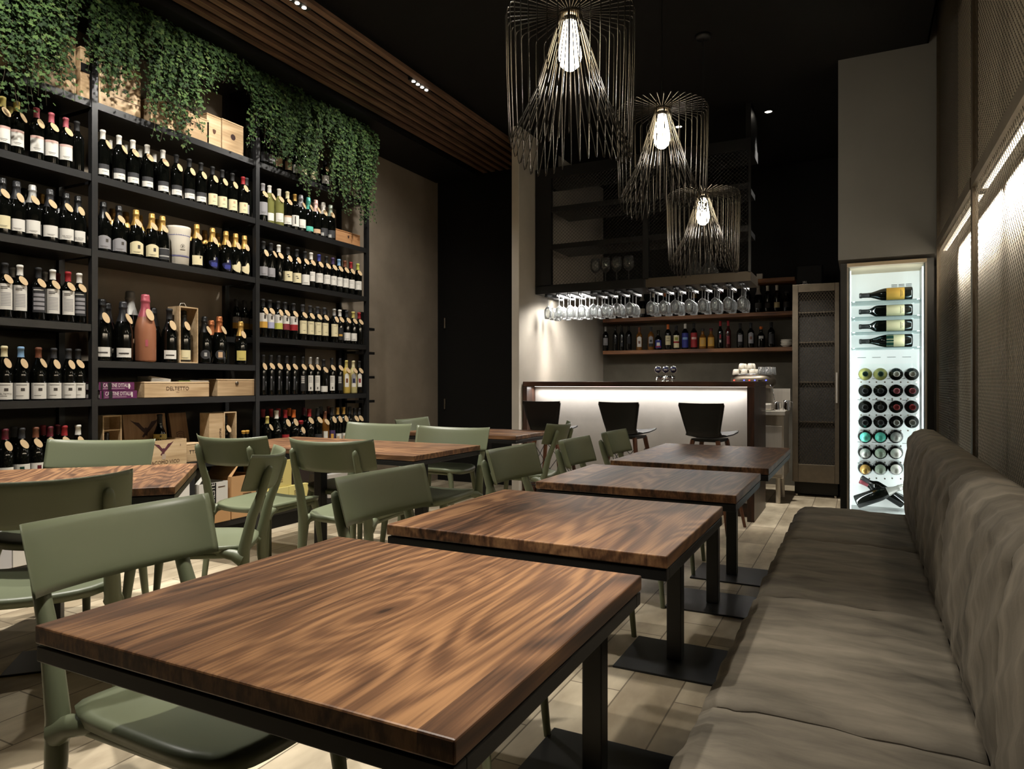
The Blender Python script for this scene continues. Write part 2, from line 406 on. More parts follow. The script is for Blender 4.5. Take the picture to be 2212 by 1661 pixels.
# ---------------------------------------------------------------- tables
def table(label, x0, x1, y0, y1, rz=0, piv=None, legs=1, grain='Y', group='walnut tables', plate=.42, top=None, pd=.185, cols=None):
    cx, cy = (x0+x1)/2, (y0+y1)/2; w, d = (x1-x0)/2, (y1-y0)/2
    t = thing('dining_table', label, 'table', (cx, cy, 0), rz, group)
    MB().box(-w, w, -d, d, .72, .75).build('tabletop', top or WALNUT if grain == 'Y' else WALNUTX, t, bevel=.003)
    f = MB(); e = .002
    f.box(-w+e, w-e, -d+e, -d+.03, .69, .716).box(-w+e, w-e, d-.03, d-e, .69, .716).box(-w+e, -w+.03, -d+.03, d-.03, .69, .716).box(w-.03, w-e, -d+.03, d-.03, .69, .716)
    f.box(-w+.02, w-.02, -d+.02, d-.02, .712, .7198)
    f.build('steel_frame', BLACK, t, bevel=.002)
    xs = [0.1] if legs == 1 else [-w*.55, w*.55]
    ys = [-.02]
    if cols: xs = cols
    if legs == 'two_deep': xs, ys = [.08], [-d*.5, d*.55]
    for px in xs:
        for py in ys:
            MB().box(px-.03, px+.03, py-.03, py+.03, .0085, .712).build('leg', BLACK, t, bevel=.004)
            MB().box(px-plate/2, px+plate/2, py-pd, py+pd, 0, .008).build('base_plate', BLACK, t, bevel=.002)
    return t
table('walnut table in front, knot figure in its grain, first of the bench row', -1.215, -.405, .66, 1.40, top=WALNUTK)
table('second walnut table along the bench row, its top dark at the far corner', -1.195, -.397, 1.58, 2.30)
table('third walnut table along the bench row, greyish sheen on its top', -1.175, -.392, 2.54, 3.21)
table('long walnut table at the far end of the bench row, glint on top', -1.15, -.38, 3.40, 4.53, legs='two_deep')
table('long walnut table crosswise before the end bay, two chairs each long side', -3.74, -2.17, 3.115, 3.85, legs=2, grain='X', cols=[-.195, .595], plate=.24, pd=.16)
table('walnut table by the black door, behind the crosswise long table', -3.34, -2.3, 4.62, 5.27, legs=1, grain='X', plate=.3, pd=.14)
a = math.radians(46); frx, fry = -2.354, 1.785; tw, td = 1.2, .82
ux, uy = math.cos(a), math.sin(a)
tcx, tcy = frx-ux*tw/2-uy*td/2, fry-uy*tw/2+ux*td/2
table('walnut table set at an angle before the near bay of the shelving', tcx-tw/2, tcx+tw/2, tcy-td/2, tcy+td/2, rz=a, legs=1, grain='Y', plate=.3, pd=.13)
# ---------------------------------------------------------------- green chairs
def make_chair():
    t = bpy.data.objects.new('green_chair', None); C.objects.link(t); t.empty_display_size = .1
    # seat: dished shell with a turned-down edge
    s = MB(); nr, na = 10, 40
    def outline(a):
        p = 4.6; c_, s_ = math.cos(a), math.sin(a)
        k = (abs(c_)**p+abs(s_)**p)**(-1/p)
        x, y = k*c_, k*s_
        return (x*(.224-.022*(1-y)/2), y*.25-.022)
    def top(r, a):
        x, y = outline(a); x *= r; y *= r
        z = .452+.014*(abs(x)/.2)**2.2-.012*(1-r*r)-.010*max(0, (y-.1)/.12)**2
        if r > .93: z -= (r-.93)*.09
        return (x, y, z)
    vs = [top(0, 0)]
    for i in range(1, nr+1):
        for k in range(na): vs.append(top(i/nr, 2*PI*k/na))
    fs = [(0, 1+k, 1+(k+1) % na) for k in range(na)]
    for i in range(1, nr):
        for k in range(na):
            k2 = (k+1) % na; fs.append((1+(i-1)*na+k, 1+i*na+k, 1+i*na+k2, 1+(i-1)*na+k2))
    s.add(vs, fs, 0, True)
    low = [(x*.985, y*.985, z-.026) for x, y, z in vs[1+(nr-1)*na:]]
    b = len(s.v)-na; s.v.extend(low)
    for k in range(na):
        k2 = (k+1) % na
        s.f.append((b+k, b+na+k, b+na+k2, b+k2)); s.m.append(0); s.sm.append(True)
    s.f.append(tuple(b+na+k for k in reversed(range(na)))); s.m.append(0); s.sm.append(False)
    for sx in (-1, 1):   # flared arms that carry the seat on the rear posts
        s.tube([(sx*.197, -.262, .405), (sx*.195, -.225, .425), (sx*.178, -.17, .434), (sx*.15, -.1, .432)], [.03, .023, .02, .014], 10)
        s.tube([(sx*.18, -.2, .42), (sx*.185, 0, .425), (sx*.18, .18, .42)], [.012, .013, .012], 8)
    s.build('seat', GREEN, t)
    # backrest: curved band, sagging a little in the middle
    bk = MB(); W = .245; sag = .085
    def bf(u, v, off):
        q = 2*u-1
        x = W*math.sin(q*1.02)/math.sin(1.02)
        yb = -.265-sag*(1-q*q)*1.0
        z = .69+.148*v-.014*(1-q*q)
        yy = yb-.045*v
        nx, ny = -2*q*sag/W, -1.0
        l = math.hypot(nx, ny)
        edge = min(1, (1-abs(q))*14+.35)*min(1, min(v, 1-v)*8+.45)
        return (x*(1+.02*v)-off*edge*nx/l*-1, yy+off*edge*ny/l, z)
    NU, NV = 24, 8
    bk.grid(lambda u, v: bf(u, v, .0075), NU, NV, 0, True, True)
    bk.grid(lambda u, v: bf(u, v, -.0075), NU, NV, 0, True, False)
    n = (NU+1)*(NV+1)
    loop = [i for i in range(NU+1)]+[j*(NU+1)+NU for j in range(1, NV+1)]+[NV*(NU+1)+i for i in range(NU-1, -1, -1)]+[j*(NU+1) for j in range(NV-1, 0, -1)]
    for i, p in enumerate(loop):
        q = loop[(i+1) % len(loop)]
        bk.f.append((p, q, n+q, n+p)); bk.m.append(0); bk.sm.append(True)
    bk.build('backrest', GREEN, t)
    for sx in (-1, 1):
        m = MB()
        m.tube([(sx*.215, -.30, 0), (sx*.208, -.283, .15), (sx*.198, -.265, .34), (sx*.194, -.265, .44), (sx*.190, -.298, .58), (sx*.187, -.330, .66), (sx*.186, -.344, .70), (sx*.184, -.364, .765), (sx*.184, -.368, .778), (sx*.184, -.364, .786)],
               [.014, .017, .023, .025, .021, .0185, .018, .0165, .013, .005], 12)
        m.build('leg', GREEN, t)
    for sx in (-1, 1):
        m = MB()
        m.tube([(sx*.205, .215, 0), (sx*.195, .198, .2), (sx*.182, .178, .38), (sx*.175, .165, .435)], [.012, .015, .021, .024], 12)
        m.build('leg', GREEN, t)
    return t
chair0 = make_chair(); chair_used = [False]
def chair(label, x, y, deg, wf=1.0, hf=1.0):
    o = copy_tree(chair0) if chair_used[0] else chair0
    chair_used[0] = True
    o.location = (x, y, 0); o.rotation_euler = (0, 0, math.radians(deg)); o.scale = (wf, 1, hf)
    tag(o, label, 'chair', 'olive green chairs at the walnut tables')
# origin is under the seat centre; the sitter looks along local +Y
chair('olive green chair tucked under the front walnut table, backrest lit pale', -1.25, 1.05, -90, .93, 1.02)
chair('olive green chair drawn up to the second walnut table of the bench row', -1.13, 1.875, -92, .92, 1.02)
chair('olive green chair at the third walnut table of the bench row', -1.135, 2.86, -92, .9, 1.02)
chair('dark olive chair at the long far table, further from the bar stools', -1.12, 3.66, -88, .88, 1.0)
chair('dark olive chair at the long far table, just before the middle bar stool', -1.11, 4.34, -88, .9, 1.0)
chair('olive green chair with back to camera, beside the crosswise table, knob glinting', -2.40, 2.97, 7, .99, 1.045)
chair('olive green chair with back to camera, before the white and tan cartons', -3.09, 2.98, 4, 1.0, 1.035)
chair('olive green chair seen edge-on, its back curving round beside the angled table', -2.62, 2.06, 126, .98, 1.02)
chair('olive green chair facing camera behind the angled table, before the eagle crate', -3.31, 1.93, 209, 1.08, 1.03)
chair('shadowed dark olive chair in front of the angled table, back to camera', -2.58, 1.44, 57, 1.05, 1.03)
chair('olive green chair facing camera behind the crosswise table, before the end bay', -3.09, 3.70, 182, 1.12, 1.03)
chair('olive green chair facing camera at the crosswise table corner by the black door', -2.38, 3.58, 184, 1.08, 1.03)
chair('pale green chair against the brown wall at the table by the door', -3.06, 4.81, 270, .95, 1.02)
chair('olive chair turned away, at the table by the door, before the first stool', -2.35, 4.78, 94, .92, 1.02)
# ---------------------------------------------------------------- bench
def soft(u):  # gentle waviness of the upholstery
    return .004*math.sin(u*23)+.003*math.sin(u*51+1)
t = thing('upholstered_bench', 'long taupe suede bench along the mesh screen wall', 'bench', (0, 0, 0))
MB().box(-.27, .44, -.8, 4.2, 0, .32).build('plinth', mat('dark_bench_plinth', (34,29,25), .7, 0, .2), t)
secs = [-.8, .70, 1.55, 2.42, 3.34, 4.25]
for i in range(5):
    y0, y1 = secs[i]+.003, secs[i+1]-.003
    m = MB()
    prof = [(-.30, .31), (-.318, .33), (-.322, .40), (-.312, .435), (-.285, .452), (-.2, .458), (0, .455), (.15, .45), (.215, .445), (.225, .40), (.225, .31)]
    def sf(u, v):
        k = u*(len(prof)-1); i0 = min(int(k), len(prof)-2); fr = k-i0
        x = prof[i0][0]*(1-fr)+prof[i0+1][0]*fr; z = prof[i0][1]*(1-fr)+prof[i0+1][1]*fr
        y = y0+(y1-y0)*v
        e = min(v, 1-v)*(y1-y0)
        z -= .012*math.exp(-(e/.018)**2)
        if x < -.25: x += soft(y)+.012*math.exp(-(e/.02)**2)
        else: z += .6*soft(y+x)
        return (x, y, z)
    m.grid(sf, 40, 40, 0, True, True)
    b = len(m.v); nn = 41
    m.f.append(tuple(range(0, nn))); m.m.append(0); m.sm.append(False)
    m.f.append(tuple(reversed(range(nn*40, nn*41)))); m.m.append(0); m.sm.append(False)
    m.build('seat_cushion', LEATHER, t)
secb = [-.8, .55, 1.45, 2.33, 3.30, 4.25]
for i in range(5):
    y0, y1 = secb[i]+.002, secb[i+1]-.002
    m = MB()
    prof = [(.226, .32), (.215, .44), (.205, .52), (.205, .66), (.214, .78), (.228, .855), (.25, .888), (.29, .905), (.34, .900), (.385, .87), (.41, .82), (.41, .4), (.41, .32)]
    def bf2(u, v):
        k = u*(len(prof)-1); i0 = min(int(k), len(prof)-2); fr = k-i0
        x = prof[i0][0]*(1-fr)+prof[i0+1][0]*fr; z = prof[i0][1]*(1-fr)+prof[i0+1][1]*fr
        y = y0+(y1-y0)*v
        e = min(v, 1-v)*(y1-y0); q = .010*math.exp(-(e/.016)**2)
        if z > .84: z += -q+.7*soft(y*1.7)
        if x < .28: x += q-.8*soft(y*1.3+z*2)
        return (x, y, z)
    m.grid(bf2, 48, 40, 0, True, True)
    nn = 49
    m.f.append(tuple(range(0, nn))); m.m.append(0); m.sm.append(False)
    m.f.append(tuple(reversed(range(nn*40, nn*41)))); m.m.append(0); m.sm.append(False)
    m.build('back_cushion', LEATHER, t)
# ---------------------------------------------------------------- expanded metal
def expanded(mb, org, U, V, nu, nv, cu, cv, wd=.0015, thick=.0007, m=0):
    """rows of zigzag strands that touch: real diamond openings of cu x cv"""
    o = Vector(org); U = Vector(U); V = Vector(V); Nn = U.cross(V).normalized()
    for j in range(nv):
        base = len(mb.v)
        for i in range(2*nu+1):
            p = o+U*(i*cu/2)+V*((j+.5)*cv+(cv*.5 if (i+j) % 2 else -cv*.5)*.98)
            mb.v.append(tuple(p+V*wd+Nn*thick)); mb.v.append(tuple(p-V*wd-Nn*thick))
        for i in range(2*nu):
            a = base+2*i
            mb.f.append((a, a+1, a+3, a+2)); mb.m.append(m); mb.sm.append(False)
MESHM = mat('screen_mesh_steel', (92,84,72), .45, .6, .5)
def screen(label, y0, y1, light=True):
    t = thing('mesh_screen', label, 'metal screen', (.5, y0, 0), 0, 'expanded metal screens along the bench wall')
    L = y1-y0; fm = MB()
    fm.box(-.012, .012, 0, .022, .4, 3.94).box(-.012, .012, L-.022, L, .4, 3.94).box(-.012, .012, .022, L-.022, .4, .43).box(-.012, .012, .022, L-.022, 3.91, 3.94)
    fr_ = fm.build('frame', DSTEEL, t)
    MB().box(-.016, .014, .022, L-.022, 2.105, 2.165).build('mid_rail', DSTEEL, t)
    cu, cv = .033, .0158
    for nm, z0, z1 in (('lower_mesh', .43, 2.105), ('upper_mesh', 2.165, 3.91)):
        mb = MB(); nu = int((L-.044)/cu); nv = int((z1-z0)/cv)
        expanded(mb, (0, .022, z0), (0, 1, 0), (0, 0, 1), nu, nv, (L-.044)/nu, (z1-z0)/nv)
        mb.build(nm, MESHM, t)
    ch_ = MB().box(.02, .05, .05, L-.05, 2.085, 2.10).build('light_channel', BLACK, t)
    s = MB().box(.024, .046, .06, L-.06, 2.0825, 2.0848); s.build('light_strip', mat('led_strip_warm', (255,255,255), .4, emit=((255,236,206), 2.5)), ch_)
    area('strip_light', (.035, L/2, 2.078), (.02, L-.12), 46*L, (1, .94, .85), (0, math.radians(-58), 0), math.radians(100), t)
    return t
screen('expanded metal screen panel beside the glass wine fridge', 4.05, 5.79)
screen('expanded metal screen panel behind the bench, next to its far post', 2.3, 4.04)
screen('expanded metal screen panel behind the near end of the bench', .55, 2.29)
# ---------------------------------------------------------------- bottles
def cm(rgb, rough=.5, metal=0.0):
    return mat('tint_%d_%d_%d_%d' % (*rgb, int(metal*10)), rgb, rough, metal)
COL = dict(white=(226,222,212), cream=(226,214,172), black=(20,20,20), charcoal=(44,44,46), grey=(150,148,150), red=(150,26,32), wine=(88,20,34), pink=(176,86,96), gold=(196,154,82),
    copper=(178,108,66), silver=(176,174,168), mint=(92,196,174), rose=(214,176,164), sage=(150,160,142), blue=(44,52,130), sky=(126,164,200), purple=(70,52,92), brown=(112,66,44), yellow=(206,190,110),
    lime=(196,196,92), orange=(206,106,40), ocher=(206,158,66), lilac=(170,170,198), tan=(196,164,130), green=(30,70,56), darkred=(128,40,48), navy=(24,26,66), olive=(150,150,60))
PRINT = mat('label_print', (70,64,58), .8)
GL = dict(dark=GLASSB, rose=mat('rose_wine_glass', (158,104,76), .35), pale=mat('pale_yellow_wine_glass', (122,122,70), .12), amber=mat('amber_liqueur_glass', (120,78,30), .12),
    lemon=mat('lemon_liqueur_glass', (206,176,84), .35), straw=mat('straw_liqueur_glass', (198,186,128), .35), clearred=mat('red_spirit_glass', (60,18,14), .1))
SHAPE = {
 'bordeaux': (.300, [(0,.004),(.030,0),(.036,.003),(.0375,.008),(.0375,.188),(.0365,.200),(.031,.214),(.021,.228),(.0155,.240),(.0142,.252),(.0142,.285),(.0158,.286),(.0158,.298),(.013,.300),(0,.300)]),
 'burgundy': (.298, [(0,.004),(.033,0),(.040,.003),(.0415,.008),(.0415,.135),(.040,.155),(.034,.180),(.025,.205),(.0175,.228),(.0148,.25),(.0142,.283),(.016,.284),(.016,.296),(.013,.298),(0,.298)]),
 'champagne': (.310, [(0,.004),(.036,0),(.0435,.003),(.045,.009),(.045,.135),(.0435,.158),(.037,.188),(.027,.218),(.019,.244),(.0165,.265),(.0165,.29),(.0165,.30),(0,.31)]),
 'spirit': (.280, [(0,.004),(.033,0),(.037,.003),(.038,.008),(.038,.165),(.0365,.182),(.028,.198),(.018,.208),(.0155,.22),(.0155,.262),(.018,.263),(.018,.278),(0,.280)]),
 'slim': (.315, [(0,.004),(.026,0),(.030,.003),(.031,.008),(.031,.19),(.029,.205),(.02,.222),(.0145,.235),(.0135,.30),(.015,.302),(.015,.313),(0,.315)]),
 'squat': (.235, [(0,.004),(.036,0),(.041,.003),(.042,.008),(.042,.115),(.040,.135),(.031,.152),(.02,.163),(.0165,.175),(.0165,.215),(.019,.216),(.019,.233),(0,.235)]),
}
def rad_at(prof, z):
    for (r0, z0), (r1, z1) in zip(prof, prof[1:]):
        if z1 > z0 and z0 <= z <= z1: return r0+(r1-r0)*(z-z0)/(z1-z0)
    return .037
PROTO = {}
def outline_label(l, r, ha, zc, hz, pts, c):
    n = len(pts); K = 6; vs = [(r*math.cos(ha*c[0]), r*math.sin(ha*c[0]), zc+hz*c[1])]
    for k in range(1, K+1):
        for x, y in pts:
            xx, yy = c[0]+(x-c[0])*k/K, c[1]+(y-c[1])*k/K; vs.append((r*math.cos(ha*xx), r*math.sin(ha*xx), zc+hz*yy))
    fs = [(0, 1+i, 1+(i+1) % n) for i in range(n)]
    for k in range(K-1):
        for i in range(n): fs.append((1+k*n+i, 1+(k+1)*n+i, 1+(k+1)*n+(i+1) % n, 1+k*n+(i+1) % n))
    l.add(vs, fs, 0, True)
def bottle_parts(shape, glass, cap, lab, txt, tagv):
    key = (shape, glass, cap, lab, txt, tagv)
    if key in PROTO: return PROTO[key]
    hh, prof = SHAPE[shape]; out = []
    b = MB().lathe(prof, 18); out.append(('glass_body', b.mesh('bottle_glass_body', GL[glass])))
    if cap:
        c = MB(); e = .0007
        if shape == 'champagne':
            lo = .205
            pf = [(rad_at(prof, lo)+e, lo)]+[(r+.0012, z) for r, z in prof if lo < z < .262]+[(.0185,.262),(.0185,.272),(.0205,.275),(.0205,.282),(.0185,.285),(.0190,.300),(.016,.309),(0,.312)]
            c.lathe(pf, 16)
            out.append(('foil_cap', c.mesh('bottle_foil', cm(COL[cap], .32, .55 if cap in ('gold','silver','copper') else .1))))
        else:
            lo = hh-.058 if shape != 'squat' else hh-.03
            pf = [(rad_at(prof, lo)+e, lo)]+[(r+e, z) for r, z in prof if z > lo and r > 0]+[(.012, hh+.0012), (0, hh+.0012)]
            c.lathe(pf, 14)
            out.append(('capsule', c.mesh('bottle_capsule', cm(COL[cap], .45, .5 if cap in ('gold','silver','copper') else 0))))
    for spec in (lab or ()):
        kind, z0, z1, ha, col = spec[:5]; r = rad_at(prof, (z0+z1)/2)+(.0008 if kind in ('rect','arch') else .0016)
        l = MB()
        if kind == 'rect': l.patch(r, -ha, ha, z0, z1, 10)
        elif kind == 'arch': l.patch(r, -ha, ha, z0, z1, 12, 0, lambda u: .014*math.sin(PI*u))
        elif kind == 'oval':
            zc, hz = (z0+z1)/2, (z1-z0)/2
            outline_label(l, r, ha, zc, hz, [(math.cos(2*PI*i/24), math.sin(2*PI*i/24)) for i in range(24)], (0, 0))
        elif kind == 'heart':
            zc, hz = (z0+z1)/2, (z1-z0)/2
            pts = [(-.9,-.1),(-.6,-.55),(0,-.9),(.75,-1),(.95,-.5),(.95,.5),(.7,.95),(.35,.9),(.05,.35),(-.45,.3),(-.85,.2)]
            outline_label(l, r, ha, zc, hz, pts, (.2, -.2))
        if len(spec) > 5 and spec[5]:
            for (cc, a0, a1, q0, q1) in spec[5]:
                l.patch(r+.0005, a0*ha, a1*ha, z0+(z1-z0)*q0, z0+(z1-z0)*q1, 6, cc)
        mats = [cm(COL[col], .65), PRINT]+[cm(COL[k], .6) for k in (spec[6] if len(spec) > 6 else ())]
        if txt and spec is lab[0]:
            v, f = text_geo(txt, (z1-z0)*.16); sc = min(1, 1.5*ha*r/max(.001, max(p[0] for p in v)*2))
            l.add([((r+.0006)*math.cos(p[0]*sc/r), (r+.0006)*math.sin(p[0]*sc/r), z0+(z1-z0)*.32+p[1]*sc) for p in v], f, 1)
        out.append(('label', l.mesh('bottle_label', mats)))
    if tagv:
        tg = MB(); an, roll, zc = {1: (.4,.2,.205), 2: (.1,.05,.2), 3: (.75,.35,.21), 4: (.3,.5,.21)}[tagv]
        zc += {'champagne': .01, 'slim': .02, 'squat': -.05, 'spirit': -.02}.get(shape, .0)
        rr = rad_at(prof, zc)+.011
        n = Vector((math.cos(an), math.sin(an), .35)).normalized(); rt = Vector((0,0,1)).cross(n).normalized(); up = n.cross(rt)
        r2 = rt*math.cos(roll)+up*math.sin(roll); u2 = up*math.cos(roll)-rt*math.sin(roll)
        c0 = n*rr+Vector((0,0,zc-n.z*rr)); ring = [(math.cos(2*PI*i/20)*.017, math.sin(2*PI*i/20)*.029) for i in range(20)]
        fr = [c0+r2*x+u2*y+n*.001 for x, y in ring]; bk = [c0+r2*x+u2*y-n*.001 for x, y in ring]
        tg.add(fr+bk, [tuple(range(20)), tuple(reversed(range(20, 40)))]+[(i, 20+i, 20+(i+1) % 20, (i+1) % 20) for i in range(20)], 0)
        tp = c0+u2*.027
        tg.tube([tp, (0.006, 0.0, zc+.045)], .0007, 4, 1)
        out.append(('price_tag', tg.mesh('bottle_price_tag', [mat('tag_wood', (200,173,134), .7, 0, .2), BLACK])))
    PROTO[key] = out
    return out
def bottle(name, label, loc, facing, group, shape='bordeaux', glass='dark', cap=None, lab=None, txt=None, tagv=0, scale=1.0, cat='bottle', tilt=None):
    t = thing(name, label, cat, loc, facing, group); t.scale = (scale,)*3
    if tilt is not None: t.rotation_euler = tilt
    for nm, me in bottle_parts(shape, glass, cap, lab, txt, tagv): inst(nm, me, t)
    return t
def L_(z0, z1, ha, col, extra=None, cols=(), kind='rect'): return (kind, z0, z1, ha, col, extra, cols)
LINES = ((1,-.5,.5,.2,.225),(1,-.35,.35,.12,.14))
# ---------------------------------------------------------------- bar
t = thing('bar_counter', 'walnut framed bar counter with glowing white front panel', 'bar counter', (0, 0, 0))
MB().box(-2.893, -.775, 5.96, 6.73, 1.115, 1.16).build('counter_top', WALNUTD, t, bevel=.003)
MB().box(-2.893, -2.85, 5.96, 6.73, 0, 1.114).build('side_panel', WALNUTZ, t, bevel=.002)
MB().box(-.835, -.778, 5.96, 6.73, 0, 1.114).build('side_panel', WALNUTZ, t, bevel=.002)
MB().box(-2.849, -.836, 6.15, 6.2, .12, 1.114).build('front_panel', mat('white_stucco', (186,181,174), .6, 0, .3, noise=(3.5,.1), bump=(9,.08)), t)
MB().box(-2.849, -.836, 6.17, 6.22, 0, .119).build('plinth', WALNUTD, t)
MB().box(-2.849, -.836, 6.62, 6.7, 0, 1.0).build('back_panel', WALNUTD, t)
MB().box(-2.83, -.855, 6.095, 6.115, 1.1125, 1.1147).build('light_strip', mat('led_strip_white', (255,255,255), .4, emit=((255,244,230), 4)), t)
area('bar_strip_light', (-1.84, 6.085, 1.10), (1.97, .02), 9.5, (1, .96, .92), (math.radians(-10), 0, 0), PI, t)
# bar stools
STOOLB = mat('black_stool_shell', (13,13,13), .5, 0, .4); LEGW = wood('stool_leg_wood', (60,34,22), (98,58,38), (128,82,54), plank=.2, grain_axis='Z', ring=5, rough=.45)
def make_stool():
    t = bpy.data.objects.new('bar_stool', None); C.objects.link(t)
    s = MB()
    prof = [(.175, .742), (.165, .750), (.11, .742), (0, .728), (-.09, .722), (-.14, .732), (-.165, .765), (-.18, .82), (-.195, .9), (-.21, .97), (-.214, .99)]
    wid = [.16, .175, .19, .185, .165, .14, .136, .148, .166, .181, .176]
    def sf(u, v, off):
        k = v*(len(prof)-1); i0 = min(int(k), len(prof)-2); fr = k-i0
        y = prof[i0][0]*(1-fr)+prof[i0+1][0]*fr; z = prof[i0][1]*(1-fr)+prof[i0+1][1]*fr; w = wid[i0]*(1-fr)+wid[i0+1]*fr
        q = 2*u-1
        d = Vector((0, prof[i0+1][0]-prof[i0][0], prof[i0+1][1]-prof[i0][1])).normalized(); n = Vector((0, d.z, -d.y))
        cv = .018*q*q
        return (w*q, y+n.y*(off+cv), z+n.z*(off+cv))
    s.grid(lambda u, v: sf(u, v, .005), 12, 40, 0, True, False); s.grid(lambda u, v: sf(u, v, -.005), 12, 40, 0, True, True)
    n = 13*41; loop = list(range(13))+[j*13+12 for j in range(1, 41)]+[40*13+i for i in range(11, -1, -1)]+[j*13 for j in range(39, 0, -1)]
    for i, p in enumerate(loop):
        q = loop[(i+1) % len(loop)]; s.f.append((p, q, n+q, n+p)); s.m.append(0); s.sm.append(True)
    s.build('shell', STOOLB, t)
    MB().box(-.11, .11, -.11, .11, .69, .712).build('underframe', BLACK, t)
    for sx in (-1, 1):
        for sy in (-1, 1):
            MB().tube([(sx*.21, sy*.21, 0), (sx*.1, sy*.1, .70)], [.012, .019], 12).build('leg', LEGW, t)
    w = MB()
    for sx, sy, tx, ty in ((-1,-1,1,-1),(1,-1,1,1),(1,1,-1,1),(-1,1,-1,-1)):
        def P(ax, ay, z): k = .21-.11*z/.7; return (ax*k, ay*k, z)
        w.tube([P(sx,sy,.62), P(tx,ty,.28)], .003, 6); w.tube([P(tx,ty,.62), P(sx,sy,.28)], .003, 6)
        w.tube([P(sx,sy,.27), P(tx,ty,.27)], .005, 6)
    w.build('wire_brace', BLACK, t)
    return t
st = make_stool()
for k, (x, y, dg, lb) in enumerate([(-2.42, 5.56, -3, 'black shell bar stool on wooden legs, in front of the bar beside the pale partition'),
        (-1.72, 5.56, -8, 'black shell bar stool on wooden legs, middle of the three at the bar'),
        (-1.06, 5.56, -9, 'black shell bar stool on wooden legs, by the bar end near the coffee machine')]):
    o = st if k == 0 else copy_tree(st)
    o.location = (x, y, 0); o.rotation_euler = (0, 0, math.radians(dg)); tag(o, lb, 'bar stool', 'black bar stools at the counter')
# hanging mesh cabinet with glass rails
t = thing('hanging_cabinet', 'black steel and mesh cabinet hanging over the bar, glasses below', 'cabinet', (0, 0, 0))
X0, X1, Y0, Y1, Z0, Z1 = -2.895, -.845, 6.25, 6.72, 2.03, 3.27
BLKB = mat('bronzed_steel', (86,76,62), .5, .3, .5)
MB().box(X0, -1.775, Y0, Y1, Z0, Z0+.085).build('bottom_board', BLACK, t, bevel=.002)
MB().box(-1.772, X1, Y0, Y1, Z0, Z0+.085).build('bottom_board', BLKB, t, bevel=.002)
MB().box(X0, X1, Y0, Y1, Z1-.1, Z1).build('top_board', BLACK, t)
MB().box(X0, X0+.17, Y0, Y0+.05, Z0+.075, Z1-.1).build('side_stile', BLACK, t)
MB().box(X1-.02, X1, Y0, Y0+.025, Z0+.075, Z1-.1).build('side_stile', BLACK, t)
MB().box(-1.80, -1.745, Y0, Y0+.04, Z0+.075, Z1-.1).build('middle_stile', BLACK, t)
for zz in (2.465, 2.835): MB().box(X0+.17, X1-.025, Y0+.01, Y1, zz, zz+.05).build('cabinet_shelf', BLACK, t)
MB().box(X0+.005, X0+.05, Y0+.06, Y1, Z1-.1, CEIL).build('hanger', BLACK, t)
MB().box(X1-.05, X1-.005, Y0+.06, Y1, Z1, CEIL).build('hanger', BLACK, t)
for a, b in ((X0+.17, -1.80), (-1.745, X1-.025)):
    m = MB(); nu = int((b-a)/.036); nv = int((Z1-.1-Z0-.075)/.017)
    expanded(m, (a, Y0+.006, Z0+.075), (1,0,0), (0,0,1), nu, nv, (b-a)/nu, (Z1-.1-Z0-.075)/nv)
    m.build('mesh_panel', mat('cabinet_mesh_black', (26,24,22), .45, .3, .5), t)
GX = [1184,1208,1232,1256,1282,1306,1333,1359,1406,1432,1459,1487,1518,1543,1573,1602]
gxs = [onY(p, 6.32)[0] for p in GX]
for k, x in enumerate(gxs):
    rl = MB()
    for s_ in (-1, 1): rl.box(x+s_*.012-.004, x+s_*.012+.004, 6.27, 6.70, 2.0, 2.006).box(x+s_*.012-.002, x+s_*.012+.002, 6.27, 6.70, 2.006, Z0)
    rl.build('glass_rail', BLACK, t)
area('cabinet_strip_light', ((X0+X1)/2, 6.68, Z0-.008), (1.95, .02), 22, (1, .95, .88), (0, 0, 0), PI, t)
area('added_highlight_strip', ((X0+X1)/2, 6.385, Z0-.004), (1.95, .012), .5, (1, .96, .9), (0, 0, 0), PI, t)  # added strip, puts highlights on the hanging glasses
area('cabinet_wall_light', (X0+.35, 6.42, Z0-.008), (.3, .25), 42, (1, .96, .9), (0, 0, 0), math.radians(150), t)
# wine glasses
CLEAR = thin_glass('clear_glass', (246,248,248), .9, .07, .06, .12)
def wineglass_mesh():
    prof = [(.036,0),(.036,.002),(.010,.005),(.0042,.012),(.0038,.09),(.006,.098),(.022,.108),(.036,.128),(.0405,.152),(.039,.185),(.0335,.222),(.0325,.222),(.038,.185),(.0393,.152),(.035,.13),(.021,.110),(.004,.101)]
    return MB().lathe(prof, 18)
g0 = wineglass_mesh().mesh('wine_glass', CLEAR)
for r_, yy in enumerate((6.32, 6.44, 6.56)):
    for k, x in enumerate(gxs):
        o = bpy.data.objects.new('hanging_wine_glass', g0); C.objects.link(o)
        o.location = (x+.004*math.sin(k*3+r_), yy, 2.0085); o.rotation_euler = (PI, 0, k)
        o.location.z = 2.009
        tag(o, 'clear wine glass hanging upside down, %s from pale partition, %s row of rails' % (ORD[k], ('front', 'middle', 'rear')[r_]), 'wine glass', 'stemware hanging under the mesh cabinet')
for k, p in enumerate((1286, 1308, 1332, 1358)):
    x = onY(p, 6.45)[0]
    o = bpy.data.objects.new('wine_glass', g0); C.objects.link(o); o.location = (x, 6.45, 2.1156); o.scale = (1.25, 1.25, 1.15)
    tag(o, 'wine glass standing upright inside the mesh cabinet, %s from the partition side' % ORD[k], 'wine glass', 'glasses standing in the mesh cabinet')
